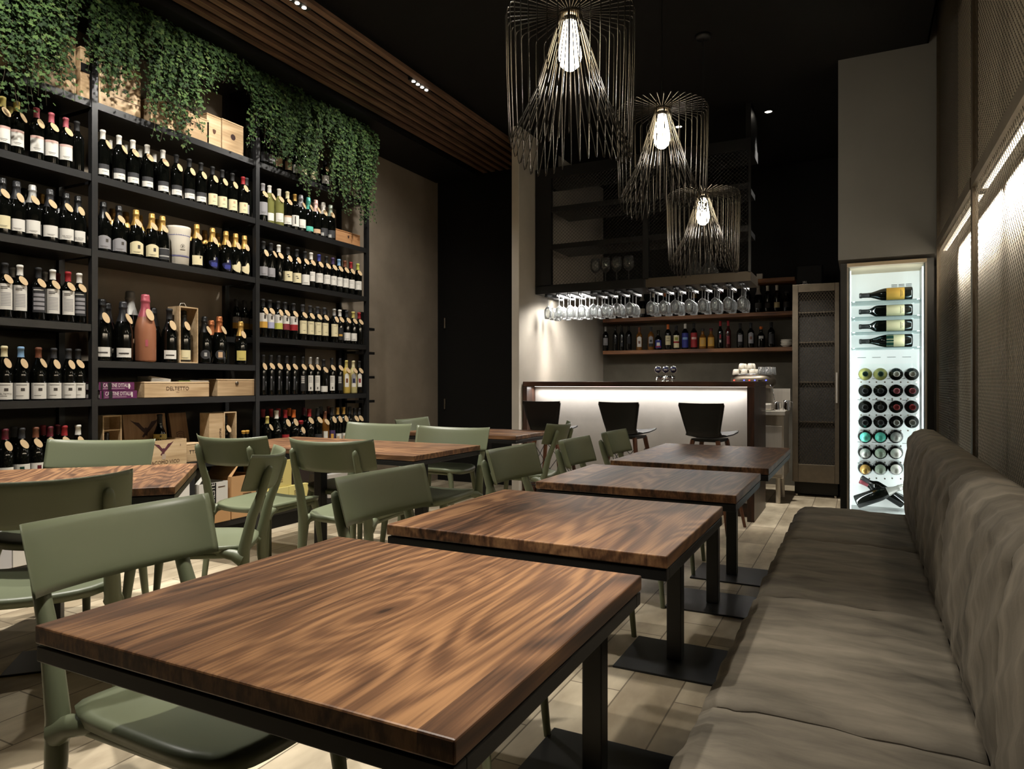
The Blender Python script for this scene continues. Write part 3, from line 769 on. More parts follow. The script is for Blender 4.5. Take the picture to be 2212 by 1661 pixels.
for k, p in enumerate((1502, 1532)):
    x = onY(p, 6.5)[0]
    o = MB().lathe([(0,0),(.055,0),(.085,.02),(.09,.05),(.05,.12),(.022,.17),(.018,.24),(.024,.27),(.022,.27),(.016,.24),(.02,.17),(.047,.12),(.08,.05),(0,.01)], 20).build('wine_decanter', CLEAR, None, (x, 6.5, 2.1156))
    tag(o, '%s clear decanter inside the mesh cabinet, above the glasses' % ('first', 'second')[k], 'decanter', 'decanters in the mesh cabinet')
# shelves behind the bar
def wallshelf(label, x0, x1, z, y0=8.0):
    o = MB().box(x0, x1, y0, 8.298, z-.042, z).build('wooden_shelf', SHELFWOOD, bevel=.002); tag(o, label, 'shelf', 'wooden shelves behind the bar')
wallshelf('upper wooden shelf on the dark wall behind the bar', -2.8, -.63, 1.925)
wallshelf('lower wooden shelf on the dark wall behind the bar', -2.8, -.63, 1.537)
wallshelf('short high wooden shelf on the dark wall beside the mesh cabinet', -1.02, -.63, 2.292)
lowrow = [ # px, shape, glass, cap, label spec, words
 (1308,'bordeaux','dark','silver',(L_(.07,.16,.8,'grey',LINES),),'silver capsule, tall grey label'),
 (1329,'slim','dark',None,(L_(.1,.15,.5,'black'),),'plain black slim bottle'),
 (1343,'slim','dark',None,(L_(.05,.1,.5,'charcoal'),),'black bottle with charcoal label'),
 (1358,'bordeaux','dark',None,(L_(.08,.16,.6,'black'),),'black bottle, black label'),
 (1381,'spirit','amber','brown',(L_(.04,.15,.75,'white',((2,-.4,.4,.35,.65),),('brown',),'arch'),),'amber liqueur, arched white label'),
 (1406,'spirit','amber','charcoal',(L_(.04,.15,.75,'grey',((2,-.4,.4,.5,.75),(3,-1,1,0,.35)),('charcoal','black'),'arch'),),'amber liqueur, arched grey label'),
 (1422,'squat','dark',None,(L_(.02,.115,.9,'blue',((2,-.5,.5,.3,.7),(3,-.9,.9,.1,.25)),('white','red')),),'small bottle, blue and white label'),
 (1443,'bordeaux','dark','orange',(L_(.055,.165,.9,'cream',((1,-.5,.5,.7,.75),(1,-.6,.6,.5,.53),(1,-.6,.6,.4,.43)),()),),'orange cap, cream label'),
 (1461,'spirit','dark','charcoal',(L_(.02,.165,.95,'cream',((2,-1,1,.38,.52),(3,-.5,.5,.6,.85)),('red','olive')),),'cream label with red band'),
 (1480,'bordeaux','dark','white',(L_(.02,.19,1.3,'blue',((2,-.6,.6,.55,.7),),('sky',)),),'tall blue wrapped bottle'),
 (1499,'bordeaux','dark','black',(L_(.02,.19,1.3,'red',((2,-.6,.6,.55,.7),),('rose',)),),'tall red wrapped bottle'),
 (1518,'squat','amber','charcoal',(L_(.03,.13,.9,'ocher',((2,-.5,.5,.25,.75),),('gold',)),),'squat amber bottle, gold label, black stopper'),
 (1536,'squat','amber','wine',(L_(.03,.13,.9,'ocher',((2,-.5,.5,.25,.75),),('gold',)),),'squat amber bottle, gold label, red stopper'),
 (1556,'slim','dark','red',(L_(.06,.17,.6,'black',((2,-.5,.5,.1,.35),(3,-.4,.4,.5,.9)),('white','red')),),'slim red-capped bottle, number label'),
 (1573,'slim','clearred','red',(L_(.05,.14,.5,'darkred'),),'slim red spirit, red cap'),
 (1599,'spirit','dark','black',(L_(.03,.15,.75,'black',((2,-.8,.8,.35,1.0),),('grey',),'arch'),),'arched grey-topped label on dark glass'),
 (1622,'spirit','dark','charcoal',(L_(.05,.16,.75,'grey',((2,-.4,.4,.4,.7),),('brown',),'arch'),),'dark glass, arched grey label'),
 (1644,'squat','dark','orange',(L_(.1,.13,.6,'silver'),),'small dark bottle, orange strip'),
 (1666,'spirit','dark','black',(L_(.04,.15,.8,'charcoal'),),'clear-shouldered dark gin bottle'),
]
for k, (px, sh, gl, cp, lb, wd) in enumerate(lowrow):
    x = onY(px, 8.1)[0]
    txt = '70' if px == 1556 else None
    bottle('spirit_bottle', '%s, %s along the lower wooden bar shelf' % (wd, ORD[k]), (x, 8.1, 1.538), -PI/2+math.atan2(x, 8.1)*-1, 'spirits on the lower bar shelf', sh, gl, cp, lb, txt, 0, 1.0)
hirow = [(1387,'champagne','silver','white'),(1412,'bordeaux','white','cream'),(1436,'bordeaux','orange','white'),(1470,'bordeaux','white','white'),(1500,'champagne','gold','cream'),(1530,'bordeaux','black','white'),(1557,'bordeaux','wine','cream'),(1588,'bordeaux','white','white'),(1615,'bordeaux','black','white'),(1638,'champagne','silver','charcoal'),(1658,'bordeaux','white','black'),(1678,'bordeaux','white','cream'),(1699,'squat','black','charcoal')]
for k, (px, sh, cp, lb) in enumerate(hirow):
    x = onY(px, 8.12)[0]
    bottle('wine_bottle', 'dark bottle, %s cap, %s label, %s along the upper wooden bar shelf' % (cp, lb, ORD[k]), (x, 8.12, 1.926), -PI/2-math.atan2(x, 8.1), 'bottles on the upper bar shelf', sh, 'dark', cp, (L_(.05,.11,.85,lb),), None, 0)
x = onY(1641, 8.12)[0]
o = MB().box(x-.03, x+.03, 8.1, 8.16, 0, .07).build('paper_note', WHITE, None, (0, 0, 2.293)); tag(o, 'small white card standing on the short high shelf', 'card')
for k in range(4):
    x = onY(1699, 8.08)[0]+.004*(k % 2)
    o = MB().lathe([(.03,0),(.055,.02),(.064,.035),(.061,.035),(.052,.022),(0,.006)], 24).build('stacked_bowl', mat('white_ceramic', (224,216,200), .3), None, (x, 8.08, 1.538+.016*k), 0)
    tag(o, 'white ceramic bowl, %s from bottom of the stack on lower bar shelf' % ORD[k], 'bowl', 'stack of bowls behind the bar')
# beer tap
t = thing('beer_tap', 'chrome three-handle beer tap with blue round badges on the bar', 'beer tap', (-1.675, 6.62, 0))
MB().lathe([(.05,1.161),(.05,1.168),(.03,1.17),(.03,1.172),(.03,1.165),(.045,1.19),(.03,1.215),(0,1.22)], 18).build('column', CHROME, t)
m = MB().tube([(-.085,0,1.2),(.085,0,1.2)], .018, 12); m.build('manifold', CHROME, t)
for dx in (-.075, 0, .075):
    hd_ = MB().tube([(dx,-.01,1.2),(dx,-.055,1.195),(dx,-.065,1.155)], [.009,.008,.006], 10).tube([(dx,0,1.2),(dx,-.005,1.245)], .006, 8); hd = hd_.build('spout', CHROME, t)
    bd = MB(); M_ = Matrix.Translation((dx, -.012, 1.275)) @ Matrix.Rotation(PI/2, 4, 'X')
    bd.lathe([(0,-.008),(.034,-.008),(.036,0),(.034,.008),(0,.008)], 22, m=0, M=M_)
    bd.lathe([(0,.0085),(.029,.0085),(.029,.0095),(0,.0095)], 22, m=1, M=M_)
    bd.box(dx-.016, dx+.016, -.0225, -.0218, 1.268, 1.282, 2)
    bd.build('badge', [CHROME, cm(COL['navy'], .3), WHITE], hd)
# steel bench, coffee machine, tall mesh cabinet
t = thing('steel_workbench', 'stainless steel workbench with legs beyond the bar end', 'workbench', (0,0,0))
MB().box(-1.85, -.632, 6.95, 7.5, .84, .88).build('worktop', STEEL, t, bevel=.003)
bb = MB().box(-1.83, -.645, 6.98, 7.48, .24, .839).build('body', STEEL, t, bevel=.003)
MB().box(-1.2, -.66, 6.972, 6.979, .28, .74).build('door', STEEL, bb, bevel=.003)
for xx, yy in ((-.70, 7.02), (-.70, 7.42), (-1.75, 7.02), (-1.75, 7.42)): MB().cyl((xx, yy, 0), (xx, yy, .24), .022, 14).build('leg', STEEL, t)
MB().box(-1.85, -.632, 7.49, 7.5, .88, 1.09).build('splashback', STEEL, t)
t = thing('coffee_machine', 'chrome coffee machine with rounded top and lit buttons', 'coffee machine', (-.95, 7.2, .881))
def oval_body(mb, z0, z1, hx, hy, m=0, bulge=.03):
    def fn(u, v):
        a = 2*PI*u; k = 1+bulge*0
        p = 2.6; c_, s_ = math.cos(a), math.sin(a); q = (abs(c_)**p+abs(s_)**p)**(-1/p)
        w = 1-.18*abs(2*v-1)**3
        return (hx*q*c_*w, hy*q*s_*w, z0+(z1-z0)*v)
    mb.grid(fn, 40, 10, m, True); 
    mb.add([fn(k/40, 1) for k in range(40)], [tuple(range(40))], m); mb.add([fn(k/40, 0) for k in range(40)], [tuple(reversed(range(40)))], m)
m = MB(); oval_body(m, .215, .345, .21, .19); m.build('upper_body', DSTEEL, t)
MB().tube([(.195*math.cos(q), -.0+.175*math.sin(q), .35) for q in [2*PI*i/28 for i in range(28)]], .006, 8, closed=True).build('top_rail', CHROME, t)
MB().box(-.17, .17, .02, .17, .05, .25).build('back_body', STEEL, t, bevel=.01)
MB().box(-.19, .19, -.17, .17, 0.001, .07).build('drip_tray', STEEL, t, bevel=.015)
for dx in (-.09, .09):
    gh = MB().cyl((dx, -.1, .22), (dx, -.1, .17), .03, 16).build('group_head', CHROME, t)
    MB().tube([(dx, -.1, .165), (dx+.01, -.19, .16), (dx+.01, -.23, .15)], [.008, .011, .011], 10).build('portafilter', BLACK, gh)
MB().tube([(.17, -.12, .25), (.2, -.16, .2), (.215, -.165, .1)], .004, 8).build('steam_wand', CHROME, t)
for dx, cc in ((-.16,0),(-.06,1),(.04,1),(.14,1),(-.01,0)):
    yy = -.19*(1-abs(dx/.21)**2.6)**(1/2.6)-.003
    MB().cyl((dx, yy, .292), (dx, yy-.004, .292), .006, 10, cc).build('button', [mat('red_pilot', (255,60,40), .4, emit=((255,60,50), 4)), mat('blue_pilot', (80,90,255), .4, emit=((70,80,255), 5))], t)
bd = MB(); flat_shape(bd, [(-1,.8),(0,.6),(1,.8),(.9,-.3),(0,-1),(-.9,-.3)], .02, (.09, -.186, .28), (1,0,0), (0,0,1)); bd.build('shield_badge', CHROME, t)
CUPM = mat('white_ceramic', (224,216,200)); 
cup = MB().lathe([(.032,0),(.034,.004),(.026,.045),(.018,.055),(0,.056)], 16).mesh('espresso_cup', CUPM)
tum = MB().lathe([(.030,0),(.024,.075),(0,.075)], 16).mesh('coffee_glass', CLEAR)
k = 0
for lv, (zz, rows_) in enumerate(((.347, (-.11, -.02, .07)), (.404, (-.06, .03)))):
    for r_, yy in enumerate(rows_):
        for c_ in range(5 if lv == 0 else 3):
            dx = (-.15+.078*c_+.008*r_) if lv == 0 else (-.10+.08*c_+.01*r_)
            if lv == 0 and abs(dx) > .15 and r_ == 0: dx *= .93
            isg = dx > .05
            if lv == 1 and isg: continue
            o = bpy.data.objects.new('coffee_glass' if isg else 'espresso_cup', tum if isg else cup); C.objects.link(o)
            o.location = (-.95+dx, 7.2+yy, .881+zz)
            tag(o, '%s upturned on the coffee machine, %s %s row, %s across' % ('clear coffee glass' if isg else 'white espresso cup', ('lower', 'upper')[lv], ('front', 'middle', 'rear')[r_], ORD[c_]), 'glass' if isg else 'cup', 'cups and glasses warming on the coffee machine')
for k, (px, hh, rr) in enumerate(((1678, .085, .026), (1699, .10, .032))):
    x = onY(px, 7.08)[0]
    t2 = thing('milk_jug', '%s steel milk jug on the workbench beside the coffee machine' % ('smaller', 'taller')[k], 'jug', (x, 7.08, .881), 0, 'milk jugs on the workbench')
    MB().lathe([(0,0),(rr,0),(rr*1.05,.01),(rr*.85,hh*.75),(rr*.9,hh),(rr*.84,hh),(rr*.8,hh*.75),(0,.006)], 18).build('jug_body', CHROME, t2)
    MB().tube([(rr*.9,0,hh*.9),(rr+.02,0,hh*.85),(rr+.02,0,hh*.35),(rr,0,hh*.25)], .004, 8).build('handle', CHROME, t2)
t = thing('tall_mesh_cabinet', 'tall dark steel cabinet with mesh door, beyond the bar end', 'cabinet', (-.4, 7.55, 0))
MB().box(-.215, .215, 0.02, .6, .15, 2.14).box(-.2, .2, .06, .58, .02, .15).build('body', mat('cabinet_inside_dark', (40,38,34), .7), t)
f = MB().box(-.215, -.16, -.03, 0.0, .15, 2.14).box(.175, .215, -.03, 0, .15, 2.14).box(-.16, .175, -.03, 0, 2.06, 2.14).box(-.16, .175, -.03, 0, .15, .33)
dr = f.build('door', DSTEEL, t, bevel=.003)
m = MB(); expanded(m, (-.16, -.012, .33), (1,0,0), (0,0,1), 12, 86, .335/12, 1.73/86, .0034, .001); m.build('mesh_panel', DSTEEL, dr)
for zz in (.75, 1.15, 1.55, 1.85): MB().box(-.155, .17, 0.0, .02, zz, zz+.012).build('inner_shelf', DSTEEL, t)
MB().box(.185, .2, -.05, -.03, .95, 1.25).build('handle', STEEL, dr)
for sx in (-.18, .18): MB().cyl((sx, .03, 0), (sx, .03, .02), .012, 10).build('foot', STEEL, t)
t = thing('small_speaker', 'small black speaker on top of the tall mesh cabinet', 'speaker', (-.46, 7.62, 2.142))
MB().box(-.12, .12, -.03, .14, 0, .2).build('cabinet_box', DARKM, t, bevel=.01)
m = MB(); lay_text(m, 'JBL', .035, (-.04, -.0315, .025), (1,0,0), (0,0,1)); m.build('lettering', WHITE, t)
# glass wine fridge
t = thing('wine_fridge', 'tall glass-door wine fridge glowing white inside, beside the bench end', 'wine fridge', (.17, 5.8, 0))
FW = .305
MB().box(-FW, -FW+.045, 0, .6, .02, 2.05).build('side_panel', BLACK, t)
MB().box(FW-.045, FW, 0, .6, .02, 2.05).build('side_panel', BLACK, t)
MB().box(-FW+.045, FW-.045, .0, .6, 2.025, 2.05).build('top_panel', mat('fridge_top_beige', (232,212,180), .5), t)
MB().box(-FW+.045, FW-.045, .0, .6, .02, .15).build('base', BLACK, t)
MB().box(-FW+.045, FW-.045, .44, .46, .15, 2.025).build('lit_back_panel', mat('fridge_lit_panel', (240,244,244), .5, emit=((255,252,244), .42)), t)
v = MB()
for i in range(3):
    for j in range(8): v.box(.05+i*.05, .09+i*.05, .436, .44, 1.845+j*.011, 1.85+j*.011)
for q in range(6):
    for i in range(4): v.box(-.19+i*.105, -.13+i*.105, .436, .44, .5+q*.17, .504+q*.17)
v.build('vent_slots', mat('vent_grey', (130,134,136), .6), t)
for sx in (-1, 1):
    MB().box(sx*.248-.006, sx*.248+.006, .03, .43, .15, 2.02).build('inner_wall', mat('fridge_inner_wall', (205,208,208), .4), t)
    MB().box(sx*.236-.003, sx*.236+.003, .05, .056, .18, 2.0).build('light_tube', mat('fridge_tube', (255,255,255), .4, emit=((244,250,250), 5)), t)
for sx in (-1, 1): area('added_fridge_fill', (sx*.215, .07, 1.05), (.02, 1.75), 5, (1, 1, .97), (math.radians(90), 0, math.radians(-sx*-35)), PI, t)  # side fills added to brighten the bottle fronts
gd = MB().box(-FW+.047, FW-.047, .004, .010, .155, 2.02).build('glass_door', thin_glass('fridge_door_glass', (244,250,250), .35, .02, .01), t)
for a_, b_ in ((-FW+.045, -FW+.056), (FW-.056, FW-.045)): MB().box(a_, b_, -.004, .003, .155, 2.02).build('door_edge', STEEL, gd)
for zz in (1.765, 1.645, 1.53, 1.41): MB().box(-.24, .24, .1, .4, zz, zz+.006).build('glass_shelf', thin_glass('fridge_shelf_glass', (225,238,238), .5, .08), t)
rows_y = [808, 844, 879, 912, 945, 980, 1015]; cols_x = [1869, 1902, 1936, 1970]
rk = MB().box(-.20, .22, .432, .4395, .42, 1.30).build('peg_rack', thin_glass('peg_clear', (254,255,255), .08, .0), t)
pegm = MB().cyl((0, .12, 0), (0, .432, 0), .004, 8).cyl((0, .115, 0), (0, .12, 0), .006, 8, 1).mesh('bottle_peg', [MATS['peg_clear'], DSTEEL])
for py in rows_y:
    for px in cols_x:
        x, _, z = onY(px, 5.95, py)
        for s_ in (-1, 1): inst('bottle_peg', pegm, rk).location = (x-.17+s_*.028, 0, z-.061)
fcap = [('pale','green','pale wine bottle'),('pale','green','pale wine bottle'),('dark','white','white-capped bottle'),('dark','white','white-capped bottle'),
 ('dark','charcoal','black-capped bottle'),('dark','charcoal','black-capped bottle'),('dark','pink','red-capped bottle'),('dark','pink','red-capped bottle'),
 ('dark','charcoal','black-capped bottle'),('dark','charcoal','black-capped bottle'),('dark','red','red-capped bottle'),('dark','red','red-capped bottle'),
 ('dark','charcoal','black-capped bottle'),('dark','charcoal','black-capped bottle'),('dark','silver','pale-ringed bottle'),('dark','silver','pale-ringed bottle'),
 ('dark','mint','mint-foiled bottle'),('dark','mint','mint-foiled bottle'),('dark','silver','silver-foiled bottle'),('dark','silver','silver-foiled bottle'),
 ('dark','silver','silver-foiled bottle'),('dark','sage','sage-foiled bottle'),('dark','white','white-foiled bottle'),('dark','white','white-foiled bottle'),
 ('dark','gold','gold-topped bottle'),('dark','sage','sage-foiled bottle'),('dark','white','white-foiled bottle'),('dark','white','white-foiled bottle')]
for i, py in enumerate(rows_y):
    for j, px in enumerate(cols_x):
        gl, cp, wd = fcap[i*4+j]; x, _, z = onY(px, 5.95, py)
        if j == 3 and i >= 4: continue
        sh = 'champagne' if i >= 4 else 'bordeaux'
        bottle('wine_bottle', '%s lying neck-out in the glass fridge, %s row down, %s across' % (wd, ORD[i], ORD[j]), (x, 6.23, z), 0, 'bottles lying neck-out in the wine fridge', sh, gl, cp, None, None, 0, 1.18 if i >= 4 else 1.28, tilt=(PI/2, 0, 0))
hz = [(633,'burgundy','black','ocher','orange-labelled bottle'),(671,'bordeaux','black','cream','cream-labelled bottle'),(706,'bordeaux','black','cream','cream-labelled bottle'),(741,'burgundy','black','cream','green and cream labelled bottle')]
zs = [1.771+.052, 1.651+.047, 1.536+.047, 1.416+.052]
for k, (py, sh, cp, lb, wd) in enumerate(hz):
    xr = onY(1970, 5.97)[0]
    ex = ((2,-1,1,.6,1.0),) if k == 3 else LINES
    bottle('wine_bottle', '%s lying sideways in the glass fridge, %s shelf from top' % (wd, ORD[k]), (xr+.005, 5.99, zs[k]), 0, 'bottles lying sideways in the wine fridge', sh, 'dark', cp, (L_(.045,.145,1.1,lb,ex,('green',)),), None, 0, 1.2, tilt=(Matrix.Rotation(-PI/2, 4, 'Y') @ Matrix.Rotation(-PI/2, 4, 'Z')).to_euler())
for k, (x, z, y, dg, sh, cp, wd) in enumerate([(-.03,.225,5.97,66,'champagne','silver','silver-foiled bottle leaning in the bottom of the glass fridge'),(.30,.225,6.07,-58,'bordeaux','charcoal','dark-capped bottle crossing behind the silver-foiled one in the fridge'),(.31,.225,6.16,-66,'bordeaux','pink','pink-capped bottle lying rearmost in the bottom of the glass fridge')]):
    bottle('wine_bottle', wd, (x, y, z), 0, 'bottles piled in the bottom of the wine fridge', sh, 'dark', cp, None, None, 0, 1.15, tilt=(0, math.radians(dg), 0))
MB().box(-.235, .235, .03, .43, .15, .16).build('bottom_tray', mat('fridge_tray_white', (220,222,220), .5), t)
# ---------------------------------------------------------------- shelving
XF, XB = -4.1, -4.466
PY = [1.28, 2.567, 3.821, 5.139]
LV = [.15, .60, 1.05, 1.50, 1.95, 2.40, 2.84]
t = thing('wine_shelving', 'tall black steel shelving full of wine bottles along the wall', 'shelving', (0,0,0))
for y in PY:
    MB().box(XF-.036, XF, y-.018, y+.018, 0, 3.46).build('post', SHELFM, t)
    MB().box(XB, XB+.036, y-.018, y+.018, 0, 3.46).build('post', SHELFM, t)
TH = .042
def board(y0, y1, z, x0=XB, x1=XF-.004):
    MB().box(x0, x1, y0+.019, y1-.019, z-TH, z).build('shelf_board', SHELFM, t)
for b in range(3):
    for z in LV:
        if b == 1 and z == 1.50: z = 1.283
        board(PY[b], PY[b+1], z)
    MB().box(XB, XF-.004, PY[b]+.019, PY[b+1]-.019, 3.40, 3.44).build('top_board', SHELFM, t)
board(3.55, PY[2], 1.50, XB, -4.28)
MB().box(XB+.02, XF-.03, PY[0], PY[3], 0, LV[0]-TH-.001).build('plinth', DARKM, t)
for y0, y1 in ((PY[0], PY[1]), (PY[2], 4.72)):
    MB().box(XB+.002, XB+.008, y0+.02, y1-.02, .15, 3.4).build('back_panel', mat('shelf_back_dark', (46,42,37), .7, 0, .2), t)
MB().box(XB+.002, XB+.008, PY[1]+.02, PY[2]-.02, .15, 1.24).build('back_panel', mat('shelf_back_dark'), t)
# ladder standing behind the end frame
t = thing('library_ladder', 'black steel ladder standing behind the end frame of the shelving', 'ladder', (0,0,0))
for y in (5.17, 5.42): MB().box(-4.44, -4.40, y, y+.03, 0, 1.85).build('stile', BLACK, t)
for k in range(7): MB().box(-4.40, -4.27, 5.165, 5.455, .25+k*.235, .275+k*.235).build('tread', BLACK, t)
# bottles
BAY = ['near bay', 'middle bay', 'end bay']; SH = {2.84: 'top', 2.40: 'second', 1.95: 'third', 1.50: 'fourth', 1.283: 'fourth', 1.05: 'fifth', .60: 'sixth'}
def row(bay, z, items, back=False, xoff=None):
    X = XF-.056 if not back else XF-.17
    if xoff: X = XF-xoff
    for k, it in enumerate(items):
        px, shape, glass, cap, lab, txt, tg, words = it[:8]; sc = it[8] if len(it) > 8 else 1.0
        x, y, _ = onX(px, X); rr_ = (.047 if shape in ('champagne','burgundy') else .039)*sc+.02
        y = min(max(y, PY[bay]+rr_), PY[bay+1]-rr_)
        fc = math.atan2(-y, -x)*.8
        where = 'near post on' if len(items) > 1 else 'near post on'
        if back: lb = '%s in back row, %s along the %s, %s shelf' % (words, ORD[k], BAY[bay], SH[z])
        else: lb = '%s, %s from near post on %s %s shelf' % (words, ORD[k], BAY[bay], SH[z])
        bottle('wine_bottle', lb, (X, y, z+.0008), fc, 'wine bottles on the %s %s shelf%s' % (BAY[bay], SH[z], ' back row' if back else ''), shape, glass, cap, lab, txt, tg, sc)
def B(px, cap, lab, words, txt=None, tg=4, sh='bordeaux', gl='dark', sc=1.0): return (px, sh, gl, cap, lab, txt, tg, words, sc)
wl = L_(.045,.135,.95,'white',((2,-1,1,.84,1),)+LINES,('rose',))
# near bay
row(0, 2.40, [B(-22,'yellow',(wl,),'yellow-capped bottle, tall white label'), B(6,'yellow',(wl,),'yellow-capped bottle, tall white label'), B(36,'yellow',(wl,),'yellow-capped bottle, tall white label',tg=3), B(79,'pink',(wl,),'pink-capped bottle, tall white label',tg=1), B(111,'pink',(wl,),'pink-capped bottle, tall white label',tg=4), B(142,'pink',(wl,),'pink-capped bottle, tall white label',tg=4), B(166,'black',None,'unlabelled black bottle',tg=0)])
row(0, 2.40, [B(22,'yellow',None,'yellow-capped bottle',tg=0), B(183,'charcoal',None,'black bottle',tg=0)], True)
s1 = L_(.03,.095,.85,'white',LINES)
row(0, 1.95, [B(-30,'black',(s1,),'dark-foiled bottle, white label',sh='champagne'), B(5,'black',(L_(.03,.1,.8,'cream',LINES),),'dark-foiled bottle, cream label',sh='champagne'), B(36,'charcoal',(s1,),'dark-foiled bottle, white label',sh='champagne',tg=1), B(70,'silver',(L_(.03,.105,.85,'white',LINES),),'silver-foiled bottle, white label',sh='champagne',tg=4), B(108,'charcoal',(s1,),'dark-foiled bottle, white label',sh='champagne',tg=4), B(143,'black',(s1,),'black-foiled bottle, white label','DELTETTO',4,'champagne'), B(174,'black',(s1,),'black-foiled bottle, white label','DELTETTO',1,'champagne')])
row(0, 1.95, [B(52,'black',None,'dark bottle',tg=0,sh='champagne'), B(90,'gold',None,'dark gold-necked bottle',tg=0), B(127,'black',None,'dark bottle',tg=0,sh='champagne')], True)
tl = L_(.045,.185,.9,'white',((1,-.7,.5,.86,.89),(1,-.7,.2,.8,.83))+tuple((2,-.7,.7,.15+.06*q,.175+.06*q) for q in range(9)),('grey',))
tb = L_(.045,.185,.9,'charcoal',((2,-.8,.6,.88,.92),)+tuple((3,-.8,.8,.1+.18*q,.22+.18*q) for q in range(4)),('white','grey'))
row(0, 1.50, [B(-25,'white',(tl,),'white-capped bottle, tall printed label'), B(11,'black',(tl,),'black-capped bottle, tall printed label',tg=4), B(43,'white',(tl,),'white-capped bottle, tall printed label',tg=4), B(83,'black',(tb,),'black-capped bottle, charcoal printed label',tg=4), B(114,'white',(tl,),'white-capped bottle, tall printed label',tg=4), B(147,'red',(tl,),'red-capped bottle, tall printed label',tg=4), B(177,'white',(tb,),'white-capped bottle, charcoal printed label',tg=4)])
row(0, 1.50, [B(26,'silver',None,'pale-capped dark bottle',tg=0), B(96,'silver',None,'pale-capped dark bottle',tg=0), B(124,'darkred',None,'red-capped dark bottle',tg=0), B(158,'silver',None,'pale-capped dark bottle',tg=0)], True)
bw = L_(.008,.098,1.0,'white',((1,-.1,.35,.5,.68),(1,-.6,.6,.86,.89),(1,-.6,.2,.2,.22)))
row(0, 1.05, [B(-28,'cream',(bw,),'broad dark bottle, big white label','DELTETTO',1,'burgundy'), B(9,'cream',(bw,),'broad cream-capped bottle, big white label','DELTETTO',1,'burgundy'), B(45,'sky',(bw,),'broad blue-capped bottle, big white label',None,1,'burgundy'), B(83,'brown',(bw,),'broad brown-capped bottle, big white label',None,3,'burgundy'), B(116,'charcoal',(bw,),'broad grey-capped bottle, big white label',None,1,'burgundy'), B(148,'charcoal',(bw,),'broad grey-capped bottle, big white label',None,1,'burgundy'), B(178,'black',(bw,),'broad black-capped bottle, big white label',None,4,'burgundy')])
bs = L_(.01,.1,1.0,'white',((2,-.3,.2,.6,.85),)+LINES,('green',)); bsr = L_(.01,.1,1.0,'white',((2,.1,.6,.6,.85),)+LINES,('wine',)); b0 = L_(.01,.09,1.0,'white',LINES)
row(0, .60, [B(-26,'wine',(b0,),'broad bottle, plain white label',None,1,'burgundy'), B(11,'wine',(b0,),'broad wine-capped bottle, plain white label',None,1,'burgundy'), B(47,'charcoal',(bs,),'broad bottle, green square on label',None,4,'burgundy'), B(77,'brown',(bsr,),'broad bottle, wine square on label',None,4,'burgundy'), B(108,'wine',(b0,),'broad red-capped bottle, white label',None,4,'burgundy'), B(139,'red',(b0,),'broad red-capped bottle, white label',None,4,'burgundy'), B(171,'white',(b0,),'broad white-ringed bottle, white label',None,1,'burgundy')])
row(0, .60, [B(30,'charcoal',None,'dark bottle',tg=0), B(93,'darkred',None,'dark red-capped bottle',tg=0), B(124,'wine',None,'dark wine-capped bottle',tg=0)], True)
# middle bay
mt = L_(.02,.085,.95,'white',((2,-1,1,.55,1.0),(1,-.2,.7,.3,.33)),('charcoal',)); cr = L_(.02,.1,.9,'cream',((2,.05,.5,.62,.85),(1,-.1,.5,.3,.33)),('tan',))
it = [B(p,'white',(mt,),'white-capped bottle, black and white label',tg=3 if p < 280 else 4) for p in (222,257,287,318,352)]
it += [B(p,'black',(mt,),'black-capped bottle, black and white label',tg=1) for p in (381,409,434)]
it += [B(p,'black',(cr,),'black-capped bottle, cream label',tg=1) for p in (459,480,502)]
it += [B(525,'red',(cr,),'red-capped bottle, cream label',tg=1), B(547,'charcoal',(L_(.02,.09,.4,'grey'),),'dark bottle, narrow grey label',tg=0)]
row(1, 2.40, it)
row(1, 2.40, [B(p,'white',None,'white-capped dark bottle',tg=0) for p in (237,270,302,333)], True)
gy = L_(.018,.085,.95,'grey',LINES+((1,.2,.55,.6,.9),),(),'arch'); gc = L_(.02,.088,.95,'cream',LINES+((1,.1,.45,.5,.85),),(),'arch')
row(1, 1.95, [B(223,'black',(gy,),'black-foiled bottle, arched grey label',None,3,'champagne'), B(257,'black',(gy,),'black-foiled bottle, arched grey label',None,4,'champagne'), B(294,'gold',(gc,),'gold-foiled bottle, arched cream label',None,4,'champagne'), B(328,'gold',(gc,),'gold-foiled bottle, arched cream label',None,4,'champagne'), B(351,'gold',(L_(.015,.09,.95,'charcoal',((2,-.8,.9,.25,.36),(2,-1,1,.95,1.0)),('silver',)),),'gold-foiled bottle, charcoal label',None,4,'champagne'),
  B(425,'gold',(L_(.02,.085,.8,'cream',((1,.4,.65,.7,.92),)),),'gold-foiled bottle, square cream label','ESTENSE' if False else None,4,'champagne'), B(459,'gold',(L_(.015,.1,.75,'navy',((2,-.4,.8,.15,.5),(3,.1,.4,.7,.9)),('blue','silver'),'heart'),),'gold-foiled bottle, curved blue label',None,1,'champagne'), B(488,'gold',(L_(.015,.1,.75,'navy',((2,-.4,.8,.15,.5),(3,.1,.4,.7,.9)),('blue','silver'),'heart'),),'gold-foiled bottle, curved blue label',None,1,'champagne'), B(509,'gold',(L_(.015,.1,.75,'cream',(),(),'heart'),),'gold-foiled bottle, curved cream label',None,1,'champagne'), B(528,'gold',(L_(.015,.1,.75,'cream',(),(),'heart'),),'gold-foiled bottle, curved cream label',None,1,'champagne')])
row(1, 1.95, [B(p,'gold',None,'dull gold-foiled bottle',tg=0,sh='champagne') for p in (243,272,302,340,410,442,470,498)], True)
wm = L_(.02,.068,.8,'white',((1,-.7,.6,.35,.5),))
